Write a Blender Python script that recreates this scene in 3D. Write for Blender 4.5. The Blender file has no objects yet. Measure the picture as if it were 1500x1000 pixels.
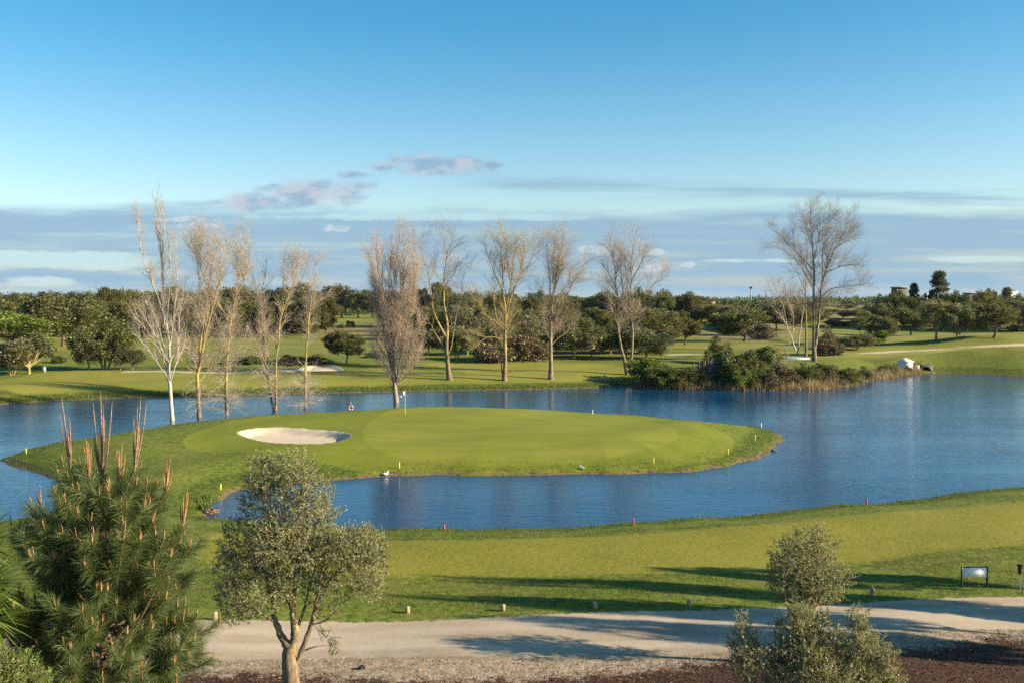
# golf island scene
import bpy, math, random
import numpy as np
from mathutils import Vector
random.seed(5)
rng = np.random.default_rng(11)
C = bpy.context.scene.collection
PI = math.pi

# ------------------------------------------------------------------ camera model (photo is 1500 x 1000)
FPX, TH, CAMZ = 1400.0, math.atan(62 / 1400.0), 12.0
cT, sT = math.cos(TH), math.sin(TH)

def ray(px, py):
    a, b = (px - 750.0) / FPX, (500.0 - py) / FPX
    return np.array([a, cT + b * sT, -sT + b * cT])

def at_z(px, py, z):
    d = ray(px, py)
    t = (z - CAMZ) / d[2]
    return np.array([d[0] * t, d[1] * t])

def at_y(px, py, y):
    d = ray(px, py)
    t = y / d[1]
    return np.array([d[0] * t, y, CAMZ + d[2] * t])

def poly_z(pts, z):
    return np.array([at_z(x, y, z) for x, y in pts])

def spline(P, n=5):
    P = np.asarray(P, float)
    N = len(P)
    out = []
    for i in range(N):
        p0, p1, p2, p3 = P[i - 1], P[i], P[(i + 1) % N], P[(i + 2) % N]
        for k in range(n):
            t = k / n
            out.append(0.5 * ((2 * p1) + (-p0 + p2) * t + (2 * p0 - 5 * p1 + 4 * p2 - p3) * t * t + (-p0 + 3 * p1 - 3 * p2 + p3) * t ** 3))
    return np.array(out)

def poly_sd(x, y, P, clip=12.0):
    """signed distance in metres to a closed polygon, positive inside, clipped"""
    x = np.asarray(x, float).ravel(); y = np.asarray(y, float).ravel()
    res = np.full(x.shape, -float(clip))
    lo, hi = P.min(0) - clip, P.max(0) + clip
    idx = np.where((x > lo[0]) & (x < hi[0]) & (y > lo[1]) & (y < hi[1]))[0]
    A, B = P, np.roll(P, -1, 0)
    for s in range(0, len(idx), 20000):
        ii = idx[s:s + 20000]
        px, py = x[ii][:, None], y[ii][:, None]
        ex, ey = (B - A)[:, 0], (B - A)[:, 1]
        wx, wy = px - A[:, 0], py - A[:, 1]
        t = np.clip((wx * ex + wy * ey) / (ex * ex + ey * ey + 1e-12), 0, 1)
        dx, dy = wx - ex * t, wy - ey * t
        d = np.sqrt((dx * dx + dy * dy).min(1))
        c1 = (A[:, 1] <= py) & (B[:, 1] > py)
        c2 = (A[:, 1] > py) & (B[:, 1] <= py)
        cr = ex * wy - ey * wx
        w = (c1 & (cr > 0)).sum(1) - (c2 & (cr < 0)).sum(1)
        res[ii] = np.where(w != 0, 1, -1) * np.minimum(d, clip)
    return res

def sstep(a, b, x):
    t = np.clip((x - a) / (b - a), 0, 1)
    return t * t * (3 - 2 * t)

# ------------------------------------------------------------------ the layout, traced in photo pixels
lake_px = [
    # far shore, left to right
    (-260, 622), (-100, 601), (0, 592), (100, 586), (200, 582), (300, 580), (400, 577), (500, 575), (600, 573), (700, 571), (800, 569.5),
    (880, 567), (910, 565), (940, 567), (980, 570), (1050, 571), (1100, 571.5), (1160, 571), (1200, 570), (1240, 565), (1262, 559), (1282, 555.5),
    (1320, 551), (1342, 547.5), (1380, 546.5), (1440, 548), (1500, 550), (1640, 553), (1760, 566), (1900, 600), (1930, 640), (1800, 672), (1640, 692),
    # near shore, right to left
    (1500, 713), (1430, 720.5), (1350, 731), (1270, 738.5), (1200, 745), (1100, 754), (1000, 762.5), (925, 767.5), (850, 772), (750, 776), (650, 777.5), (570, 777),
    (480, 774), (400, 769), (345, 764), (318, 759), (305, 752), (303, 744), (310, 735), (328, 727), (355, 719), (400, 711), (470, 704),
    (560, 698), (650, 696), (750, 695.5), (850, 695), (950, 692.5), (1030, 688.5), (1080, 680), (1110, 670), (1132, 659), (1143, 647), (1145, 638),
    (1132, 631), (1090, 626), (1050, 622), (980, 616), (900, 610), (800, 605), (700, 602), (600, 602), (520, 606), (440, 610), (350, 615),
    (280, 621), (250, 624), (210, 632), (160, 639), (100, 648), (40, 660), (10, 668), (4, 674), (18, 683), (60, 695), (105, 706), (119, 719), (110, 735),
    (80, 750), (40, 760), (0, 767), (-80, 780), (-240, 800), (-420, 780), (-470, 720), (-400, 660)]
LAKE = spline(poly_z(lake_px, 0.0), 5)
_w = np.cumsum(np.r_[0, np.hypot(*(np.diff(LAKE, axis=0).T))])
LAKE = LAKE + (.12 + .88 * (LAKE[:, 1:2] < 112)) * np.stack([np.sin(_w * 1.7) * .16 + np.sin(_w * .71 + 2) * .2, np.cos(_w * 1.31) * .14 + np.sin(_w * .57) * .2], 1)
GREEN = spline(poly_z([(535, 640), (535, 622), (560, 607), (600, 599.5), (700, 598), (800, 601), (900, 608.5), (965, 617.5), (993, 629), (978, 643), (900, 655), (800, 661),
                       (700, 662), (600, 658), (550, 650)], 1.35), 5)
APRON = spline(poly_z([(268, 643), (292, 629), (350, 615), (430, 606), (520, 600), (600, 596), (700, 596), (800, 599.5), (900, 606), (1000, 615), (1058, 623), (1079, 633),
                       (1071, 644), (1040, 655), (960, 665), (860, 671), (700, 673), (600, 672), (520, 668), (440, 661), (370, 656), (305, 652)], 1.3), 5)
BUNKER = spline(poly_z([(347, 633), (372, 627.5), (410, 626), (450, 627.5), (490, 630), (514, 634.5), (512, 640), (492, 646), (460, 648.5), (420, 647), (380, 641.5)], 1.25), 5)
PATH = spline(poly_z([(-300, 940), (-60, 926), (140, 918), (280, 912), (420, 909), (560, 908), (700, 904), (850, 899), (1000, 895), (1120, 891), (1220, 887), (1300, 880), (1400, 874), (1520, 871),
                      (1760, 866), (2200, 850), (2200, 880), (1760, 912), (1500, 920), (1380, 925), (1290, 930), (1200, 941), (1120, 952), (1020, 960), (880, 964), (700, 964), (560, 965), (420, 968), (280, 970), (140, 975), (-60, 985), (-300, 1005)], 1.3), 3)
MULCH = spline(poly_z([(-300, 1050), (100, 1010), (290, 988), (480, 996), (640, 1000), (800, 990), (930, 982), (1060, 968), (1180, 960), (1300, 957), (1370, 948), (1440, 934), (1520, 927),
                       (1800, 915), (2200, 900), (2600, 1700), (800, 2500), (-1000, 1700)], 1.35), 3)
FAIR = spline(poly_z([(288, 800), (310, 776), (380, 782), (480, 786), (570, 787), (650, 787), (750, 785.5), (850, 781), (925, 776), (1000, 770), (1100, 762), (1200, 753), (1270, 747), (1350, 741),
                      (1430, 734), (1500, 729), (1660, 716), (1900, 700), (2000, 760), (1760, 790), (1500, 803), (1400, 808), (1260, 824), (1130, 838), (1000, 846), (850, 851), (700, 851), (560, 848), (420, 846), (310, 834)], 1.1), 3)
FBUNK = spline(poly_z([(405, 542), (440, 538.5), (452, 536), (480, 535), (500, 537), (501, 540), (470, 540.5), (430, 542)], 1.75), 3)
DRY = [spline(poly_z([(470, 479), (520, 471), (600, 469), (640, 474), (600, 484), (540, 489), (480, 486)], 3.6), 3),
       spline(poly_z([(1035, 478), (1090, 474), (1170, 476), (1165, 490), (1090, 494), (1030, 490)], 3.2), 3),
       spline(poly_z([(1180, 450), (1290, 448), (1300, 466), (1185, 468)], 4.6), 3)]

BY = [0, 20, 28, 34, 45, 52, 65, 105, 127, 150, 200, 300, 500, 800, 1500, 3000, 4500, 7000]
BZ = [1.6, 1.45, 1.35, 1.3, 1.05, 1.0, 1.1, 1.5, 1.2, 1.6, 2.9, 4.5, 6.0, 7.0, 7.4, 8, 27, 32]

def lake_sd(x, y):
    return -poly_sd(x, y, LAKE, 14.0)

def mound(x, y, cx, cy, sx, sy, h):
    q = ((x - cx) / sx) ** 2 + ((y - cy) / sy) ** 2
    return h * np.exp(-(q * q if h > 2.5 and sx < 30 else q))

MND = []
def _m(px, py, z, sx, sy, h):
    c = at_z(px, py, z); MND.append((c[0], c[1], sx, sy, h))

_m(1440, 529, 2, 11.5, 9.5, 2.7); _m(1590, 530, 2, 14, 11, 3.0); _m(1425, 503, 3, 12, 9, 1.5); _m(1530, 503, 3, 18, 10, 1.0)
_m(90, 520, 2, 30, 20, 1.1); _m(420, 515, 3, 30, 8, 1.0); _m(560, 520, 3, 22, 7, .8); _m(150, 545, 1.4, 22, 7, .5)
_m(640, 470, 4, 60, 40, 2.0); _m(760, 480, 4, 40, 30, 2.6); _m(880, 480, 4, 50, 30, 1.2); _m(1060, 559, 1.0, 14, 6, .6)
_m(960, 640, 1.3, 9, 6, .22); _m(640, 605, 1.4, 10, 6, .25); _m(820, 650, 1.3, 12, 4, -.12); _m(300, 655, 1.2, 5, 5, -.25); _m(330, 690, 1.2, 8, 4, -.2)

def height(x, y, sd=None):
    shp = np.shape(x)
    x = np.asarray(x, float).ravel(); y = np.asarray(y, float).ravel()
    if sd is None:
        sd = lake_sd(x, y)
    b = np.interp(y, BY, BZ)
    far = sstep(130, 400, y)
    b = b + far * (1.0 * np.sin(x * .021 + y * .013) + .7 * np.sin(x * .043 - y * .027 + 1) + .4 * np.sin(x * .09 + y * .071 + 2)) * np.interp(y, [0, 800, 3000], [1, 1, .5])
    b = b + .05 * np.sin(x * .31 + y * .17) + .04 * np.sin(x * .53 - y * .41 + 1.3)
    b = b + sstep(2500, 5000, y) * (9 * np.sin(x * .0011 + 1) + 5 * np.sin(x * .0037 + .4))
    for cx, cy, sx, sy, h in MND:
        b = b + mound(x, y, cx, cy, sx, sy, h)
    bank = .34 * np.minimum(sd, .8) + (.155 + .22 * sstep(59, 66, x) * sstep(115, 125, y)) * np.maximum(sd - .8, 0)
    k = .35
    hh = np.clip(.5 + .5 * (b - bank) / k, 0, 1)
    land = b * (1 - hh) + bank * hh - k * hh * (1 - hh)
    land = np.where(sd < .8, bank * (1 - sstep(.2, .8, sd)) + land * sstep(.2, .8, sd), land)
    wat = .34 * np.maximum(sd, -4)
    z = np.where(sd > 0, land, wat)
    bs = poly_sd(x, y, BUNKER, 4.0)
    z = z - .50 * sstep(-.05, 1.0, bs)
    return z.reshape(shp)

_T = np.geomspace(8, 7000, 2200)
def hit(px, py):
    d = ray(px, py)
    t = _T / d[1]
    X, Y, Z = d[0] * t, d[1] * t, CAMZ + d[2] * t
    e = Z - np.maximum(height(X, Y), 0)
    i = np.where(e <= 0)[0]
    i = i[0] if len(i) else len(t) - 1
    i = max(i, 1)
    f = e[i - 1] / (e[i - 1] - e[i] + 1e-9)
    tt = t[i - 1] + (t[i] - t[i - 1]) * min(max(f, 0), 1)
    p = d * tt
    return np.array([p[0], p[1], float(height(np.array([p[0]]), np.array([p[1]]))[0])])

def poly_h(pts): return np.array([hit(x, y)[:2] for x, y in pts])
def strip(pts, wd):
    p = poly_h(pts)
    t = np.gradient(p, axis=0); t /= np.linalg.norm(t, axis=1)[:, None]
    n = np.stack([-t[:, 1], t[:, 0]], 1)
    return np.concatenate([p + n * wd / 2, (p - n * wd / 2)[::-1]])
CART = [(strip([(1225, 517.2), (1255, 517.6), (1285, 516.4), (1330, 514), (1376, 511.2), (1430, 508.6), (1500, 506), (1600, 503)], 2.6)),
        (strip([(180, 544), (230, 543.5), (280, 545), (340, 545.5), (380, 544), (420, 541)], 1.5)),
        (strip([(975, 519.5), (1010, 518.6), (1040, 519)], 2.4))]
FFAIR = [spline(poly_h([(-300, 580), (-40, 560), (60, 546), (150, 541.5), (250, 546), (400, 548), (520, 542), (640, 532), (760, 531), (860, 531), (920, 538), (915, 552), (840, 559), (700, 561.5), (550, 565),
                        (400, 568), (250, 570), (100, 575), (0, 581), (-200, 596)]), 3),
         spline(poly_h([(1090, 532), (1200, 525), (1330, 520), (1420, 512), (1500, 509), (1650, 505), (1650, 498), (1500, 500), (1330, 504), (1230, 511), (1100, 517)]), 3)]

def ppm(y):      # photo pixels per metre at that depth
    return FPX / y

# ------------------------------------------------------------------ mesh helpers
def mk(name, V, quads=None, tris=None, mat=None, parent=None, smooth=False, link=True):
    V = np.asarray(V, np.float32).reshape(-1, 3)
    q = np.zeros((0, 4), np.int32) if quads is None else np.asarray(quads, np.int32).reshape(-1, 4)
    t = np.zeros((0, 3), np.int32) if tris is None else np.asarray(tris, np.int32).reshape(-1, 3)
    me = bpy.data.meshes.new(name)
    me.vertices.add(len(V)); me.vertices.foreach_set('co', V.ravel())
    nl = q.size + t.size
    me.loops.add(nl); me.loops.foreach_set('vertex_index', np.concatenate([q.ravel(), t.ravel()]))
    me.polygons.add(len(q) + len(t))
    me.polygons.foreach_set('loop_start', np.concatenate([np.arange(len(q)) * 4, q.size + np.arange(len(t)) * 3]).astype(np.int32))
    me.update(calc_edges=True)
    if smooth:
        me.polygons.foreach_set('use_smooth', np.ones(len(me.polygons), bool))
    if mat: me.materials.append(mat)
    o = bpy.data.objects.new(name, me)
    if link: C.objects.link(o)
    if parent is not None: o.parent = parent
    return o

class MB:
    """collects shapes into one mesh"""
    def __init__(s): s.V = []; s.Q = []; s.T = []; s.n = 0
    def add(s, V, Q=None, T=None):
        V = np.asarray(V, float).reshape(-1, 3)
        if Q is not None and len(Q): s.Q.append(np.asarray(Q).reshape(-1, 4) + s.n)
        if T is not None and len(T): s.T.append(np.asarray(T).reshape(-1, 3) + s.n)
        s.V.append(V); s.n += len(V)
    def build(s, name, mat, parent=None, smooth=False):
        return mk(name, np.concatenate(s.V), np.concatenate(s.Q) if s.Q else None, np.concatenate(s.T) if s.T else None, mat, parent, smooth)
    def box(s, c, size, bev=.0, rz=0):
        x, y, z = [v / 2 for v in size]; b = min(bev, x * .9, y * .9, z * .9)
        pts = []
        for zz, ins in (((-z, b), (-z + b, 0), (z - b, 0), (z, b)) if b > 0 else ((-z, 0), (z, 0))):
            X, Y = x - ins, y - ins
            pts += [(-X, -Y, zz), (X, -Y, zz), (X, Y, zz), (-X, Y, zz)]
        V = np.array(pts)
        if rz:
            c0, s0 = math.cos(rz), math.sin(rz)
            V = np.stack([V[:, 0] * c0 - V[:, 1] * s0, V[:, 0] * s0 + V[:, 1] * c0, V[:, 2]], 1)
        n = len(V) // 4
        Q = [(3, 2, 1, 0), (4 * n - 4, 4 * n - 3, 4 * n - 2, 4 * n - 1)]
        for k in range(n - 1):
            for i in range(4):
                j = (i + 1) % 4
                Q.append((4 * k + i, 4 * k + j, 4 * k + 4 + j, 4 * k + 4 + i))
        s.add(V + np.array(c), Q)
    def lathe(s, prof, c=(0, 0, 0), n=12, sy=1.0):
        prof = np.array(prof, float); a = np.arange(n) * 2 * PI / n
        V = np.stack([prof[:, 0][:, None] * np.cos(a), prof[:, 0][:, None] * np.sin(a) * sy, np.repeat(prof[:, 1][:, None], n, 1)], -1).reshape(-1, 3)
        Q = [(k * n + i, k * n + (i + 1) % n, (k + 1) * n + (i + 1) % n, (k + 1) * n + i) for k in range(len(prof) - 1) for i in range(n)]
        s.add(V + np.array(c), Q)
    def tube(s, pts, rad, n=8):
        P = np.array(pts, float)[None]; R = np.broadcast_to(np.array(rad, float), (1, P.shape[1]))
        V, Q = tubes(P, R, n)
        s.add(V, Q)
        m = len(V)

def nrm(v):
    return v / (np.linalg.norm(v, axis=-1, keepdims=True) + 1e-12)

def tubes(P, R, S=4):
    N, K, _ = P.shape
    T = nrm(np.gradient(P, axis=1))
    ax = nrm(P[:, -1] - P[:, 0])
    ref = np.where((np.abs(ax[:, 2:3]) < .9), np.array([[0, 0, 1.]]), np.array([[1., 0.13, 0]]))
    n1 = nrm(np.cross(T, ref[:, None, :])); n2 = np.cross(T, n1)
    a = np.arange(S) * 2 * PI / S
    V = P[:, :, None, :] + R[:, :, None, None] * (np.cos(a)[None, None, :, None] * n1[:, :, None, :] + np.sin(a)[None, None, :, None] * n2[:, :, None, :])
    base = (np.arange(N)[:, None, None] * K + np.arange(K - 1)[None, :, None]) * S
    i = np.arange(S)[None, None, :]; j = (i + 1) % S
    Q = np.stack([base + i, base + j, base + S + j, base + S + i], -1).reshape(-1, 4)
    return V.reshape(-1, 3), Q

def resample(P, K):
    P = np.asarray(P, float)
    d = np.r_[0, np.cumsum(np.linalg.norm(np.diff(P, axis=0), axis=1))]
    # smooth through the points first
    N = len(P)
    if N > 2:
        out = []
        for i in range(N - 1):
            p0, p1, p2, p3 = P[max(i - 1, 0)], P[i], P[i + 1], P[min(i + 2, N - 1)]
            for t in np.linspace(0, 1, 8, endpoint=False):
                out.append(.5 * ((2 * p1) + (-p0 + p2) * t + (2 * p0 - 5 * p1 + 4 * p2 - p3) * t * t + (-p0 + 3 * p1 - 3 * p2 + p3) * t ** 3))
        out.append(P[-1]); P = np.array(out)
        d = np.r_[0, np.cumsum(np.linalg.norm(np.diff(P, axis=0), axis=1))]
    s = np.linspace(0, d[-1], K)
    return np.stack([np.interp(s, d, P[:, k]) for k in range(3)], 1)

def kids(P, R, per_m, t0, ang, angv, up, curv, wob, length, fall, K, rmax, rtip, rfrac=.6, cap=20000, t1=1.0, minr=0.0, az=None):
    """child branches of N parent polylines"""
    N, KP, _ = P.shape
    L = np.linalg.norm(np.diff(P, axis=1), axis=2).sum(1)
    n = rng.poisson(np.maximum(L * per_m * (t1 - t0), 0))
    idx = np.repeat(np.arange(N), n)
    if len(idx) > cap: idx = np.sort(rng.choice(idx, cap, False))
    M = len(idx)
    t = t0 + (t1 - t0) * rng.random(M)
    f = t * (KP - 1); i0 = np.minimum(f.astype(int), KP - 2); w = (f - i0)[:, None]
    pos = P[idx, i0] * (1 - w) + P[idx, i0 + 1] * w
    tan = nrm(P[idx, i0 + 1] - P[idx, i0])
    rr = R[idx, i0] * (1 - w[:, 0]) + R[idx, i0 + 1] * w[:, 0]
    rv = nrm(rng.normal(size=(M, 3)))
    perp = nrm(rv - (rv * tan).sum(1, keepdims=True) * tan)
    th = np.radians(ang + angv * rng.normal(size=M))[:, None]
    d = nrm(np.cos(th) * tan + np.sin(th) * perp + np.array([0, 0, up]))
    ln = length * (.55 + .75 * rng.random(M)) * (1 - fall * t)
    out = np.zeros((M, K, 3)); out[:, 0] = pos
    for k in range(1, K):
        d = nrm(d + np.array([0, 0, curv]) + wob * rng.normal(size=(M, 3)))
        out[:, k] = out[:, k - 1] + d * (ln / (K - 1))[:, None]
    r0 = np.minimum(np.maximum(rr * rfrac, minr), rmax)
    R2 = r0[:, None] * (1 - np.linspace(0, 1, K)) + rtip * np.linspace(0, 1, K)
    return out, np.maximum(R2, rtip * .9)

def cards(c, d, L, W, roll=None):
    """diamond leaves: c centres-at-base, d unit directions"""
    M = len(c)
    rv = rng.normal(size=(M, 3)) if roll is None else roll
    s = nrm(np.cross(d, rv)); n = np.cross(s, d)
    L = np.broadcast_to(L, (M,))[:, None]; W = np.broadcast_to(W, (M,))[:, None]
    V = np.stack([c, c + d * L * .45 + s * W * .5 + n * W * .12, c + d * L, c + d * L * .45 - s * W * .5 + n * W * .12], 1)
    return V.reshape(-1, 3), np.arange(M * 4).reshape(-1, 4)

def empty(name, loc, label=None, cat=None, group=None, rz=0):
    o = bpy.data.objects.new(name, None); C.objects.link(o)
    o.location = loc; o.rotation_euler = (0, 0, rz); o.empty_display_size = .2
    tag(o, label, cat, group)
    return o

def tag(o, label=None, cat=None, group=None, kind=None):
    if label: o['label'] = label
    if cat: o['category'] = cat
    if group: o['group'] = group
    if kind: o['kind'] = kind
    return o

def copy_thing(root, loc, scale=None, rz=0, label=None, cat=None, group=None):
    r = root.copy(); C.objects.link(r); r.location = loc; r.rotation_euler = (0, 0, rz)
    if scale is not None: r.scale = scale
    for k in ('label', 'category', 'group'):
        if k in r: del r[k]
    tag(r, label, cat, group)
    for ch in list(root.children):
        c = ch.copy(); C.objects.link(c); c.parent = r
        for g in ch.children:
            e = g.copy(); C.objects.link(e); e.parent = c
    return r
# ------------------------------------------------------------------ materials
class NT:
    def __init__(s, tree): s.t = tree; s.L = tree.links
    def n(s, typ, **kw):
        nd = s.t.nodes.new(typ)
        for k, v in kw.items(): setattr(nd, k, v)
        return nd
    def put(s, sock, v):
        if hasattr(v, 'is_output'): s.L.new(v, sock)
        elif isinstance(v, (tuple, list)) and len(v) == 3 and sock.type == 'RGBA': sock.default_value = (*v, 1)
        else: sock.default_value = v
    def m(s, op, a, b=0.0, c=0.0, clamp=False):
        nd = s.n('ShaderNodeMath', operation=op, use_clamp=clamp)
        for i, v in enumerate((a, b, c)): s.put(nd.inputs[i], v)
        return nd.outputs[0]
    def mix(s, f, a, b, bt='MIX'):
        nd = s.n('ShaderNodeMix', data_type='RGBA', blend_type=bt)
        s.put(nd.inputs[0], f); s.put(nd.inputs[6], a); s.put(nd.inputs[7], b)
        return nd.outputs[2]
    def noise(s, vec, scale, detail=3, rough=.55, dist=0.0):
        nd = s.n('ShaderNodeTexNoise')
        if vec is not None: s.L.new(vec, nd.inputs['Vector'])
        nd.inputs['Scale'].default_value = scale; nd.inputs['Detail'].default_value = detail
        nd.inputs['Roughness'].default_value = rough; nd.inputs['Distortion'].default_value = dist
        return nd.outputs['Fac']
    def ss(s, a, b, v):
        nd = s.n('ShaderNodeMapRange', interpolation_type='SMOOTHSTEP')
        s.put(nd.inputs['Value'], v); s.put(nd.inputs['From Min'], a); s.put(nd.inputs['From Max'], b)
        return nd.outputs['Result']
    def attr(s, name):
        return s.n('ShaderNodeAttribute', attribute_name=name).outputs['Fac']
    def vscale(s, vec, sc):
        nd = s.n('ShaderNodeVectorMath', operation='MULTIPLY'); s.L.new(vec, nd.inputs[0]); nd.inputs[1].default_value = sc
        return nd.outputs[0]
    def bump(s, h, strength=.5, dist=.05, normal=None):
        nd = s.n('ShaderNodeBump'); s.put(nd.inputs['Height'], h); nd.inputs['Strength'].default_value = strength; nd.inputs['Distance'].default_value = dist
        if normal is not None: s.L.new(normal, nd.inputs['Normal'])
        return nd.outputs['Normal']

def newmat(name):
    m = bpy.data.materials.new(name); m.use_nodes = True
    nt = m.node_tree; nt.nodes.clear()
    h = NT(nt); out = h.n('ShaderNodeOutputMaterial')
    return m, h, out

def principled(h, out, col, rough=.8, normal=None, spec=.3, metal=0.0):
    p = h.n('ShaderNodeBsdfPrincipled')
    h.put(p.inputs['Base Color'], col); h.put(p.inputs['Roughness'], rough)
    p.inputs['Specular IOR Level'].default_value = spec; p.inputs['Metallic'].default_value = metal
    if normal is not None: h.L.new(normal, p.inputs['Normal'])
    h.L.new(p.outputs[0], out.inputs['Surface'])
    return p

def simple(name, col, rough=.7, var=.25, scale=8.0, spec=.3, bump=.2, dark=None):
    m, h, out = newmat(name)
    g = h.n('ShaderNodeTexCoord').outputs['Object']
    n = h.noise(g, scale, 4)
    d = dark or tuple(c * (1 - var) for c in col)
    c = h.mix(h.ss(.35, .65, n), d, tuple(min(1, x * (1 + var * .4)) for x in col))
    principled(h, out, c, rough, h.bump(h.noise(g, scale * 4, 3), bump, .01), spec)
    return m

def leafmat(name, a, b, c=None, back=None, trans=.3, nscale=.5, rough=.55, spec=.25, rand=.35):
    """a dark, b mid, c light; varied per leaf, per clump and per tree"""
    m, h, out = newmat(name)
    geo = h.n('ShaderNodeNewGeometry'); oi = h.n('ShaderNodeObjectInfo')
    pos = geo.outputs['Position']
    n = h.noise(pos, nscale, 2)
    f = h.m('ADD', h.m('MULTIPLY', n, .9), h.m('MULTIPLY', h.m('SUBTRACT', geo.outputs['Random Per Island'], .5), .8))
    col = h.mix(h.ss(.15, .85, f), a, b)
    if c: col = h.mix(h.ss(.62, .95, f), col, c)
    hs = h.n('ShaderNodeHueSaturation'); h.L.new(col, hs.inputs['Color'])
    h.L.new(h.m('MULTIPLY_ADD', oi.outputs['Random'], rand * .12, .5 - rand * .06), hs.inputs['Hue'])
    h.L.new(h.m('MULTIPLY_ADD', oi.outputs['Random'], rand * 1.4, 1 - rand * .7), hs.inputs['Value'])
    hs.inputs['Saturation'].default_value = 1.0
    col = hs.outputs['Color']
    if back: col = h.mix(h.m('MULTIPLY', geo.outputs['Backfacing'], .8), col, back)
    p = h.n('ShaderNodeBsdfPrincipled'); h.L.new(col, p.inputs['Base Color']); p.inputs['Roughness'].default_value = rough; p.inputs['Specular IOR Level'].default_value = spec
    tr = h.n('ShaderNodeBsdfTranslucent'); h.L.new(h.mix(.35, col, (.32, .34, .05)), tr.inputs['Color'])
    mx = h.n('ShaderNodeMixShader'); mx.inputs[0].default_value = trans
    h.L.new(p.outputs[0], mx.inputs[1]); h.L.new(tr.outputs[0], mx.inputs[2]); h.L.new(mx.outputs[0], out.inputs['Surface'])
    return m

def barkmat(name, a, b, lichen=None, scale=3.0, amt=.5, foot=0.0):
    m, h, out = newmat(name)
    g = h.n('ShaderNodeNewGeometry').outputs['Position']
    st = h.vscale(g, (1, 1, .3))
    n = h.noise(st, scale * 3, 4)
    c = h.mix(h.ss(.3, .7, n), a, b)
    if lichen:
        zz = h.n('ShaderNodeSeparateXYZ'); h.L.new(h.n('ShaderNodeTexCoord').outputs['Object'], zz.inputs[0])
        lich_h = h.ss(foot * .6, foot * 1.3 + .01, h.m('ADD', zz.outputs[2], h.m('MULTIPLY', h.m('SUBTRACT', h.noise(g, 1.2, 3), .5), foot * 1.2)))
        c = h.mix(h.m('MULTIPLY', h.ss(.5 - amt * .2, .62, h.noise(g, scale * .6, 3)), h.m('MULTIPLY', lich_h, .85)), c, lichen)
    principled(h, out, c, .85, h.bump(n, .6, .03), .2)
    return m

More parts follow.
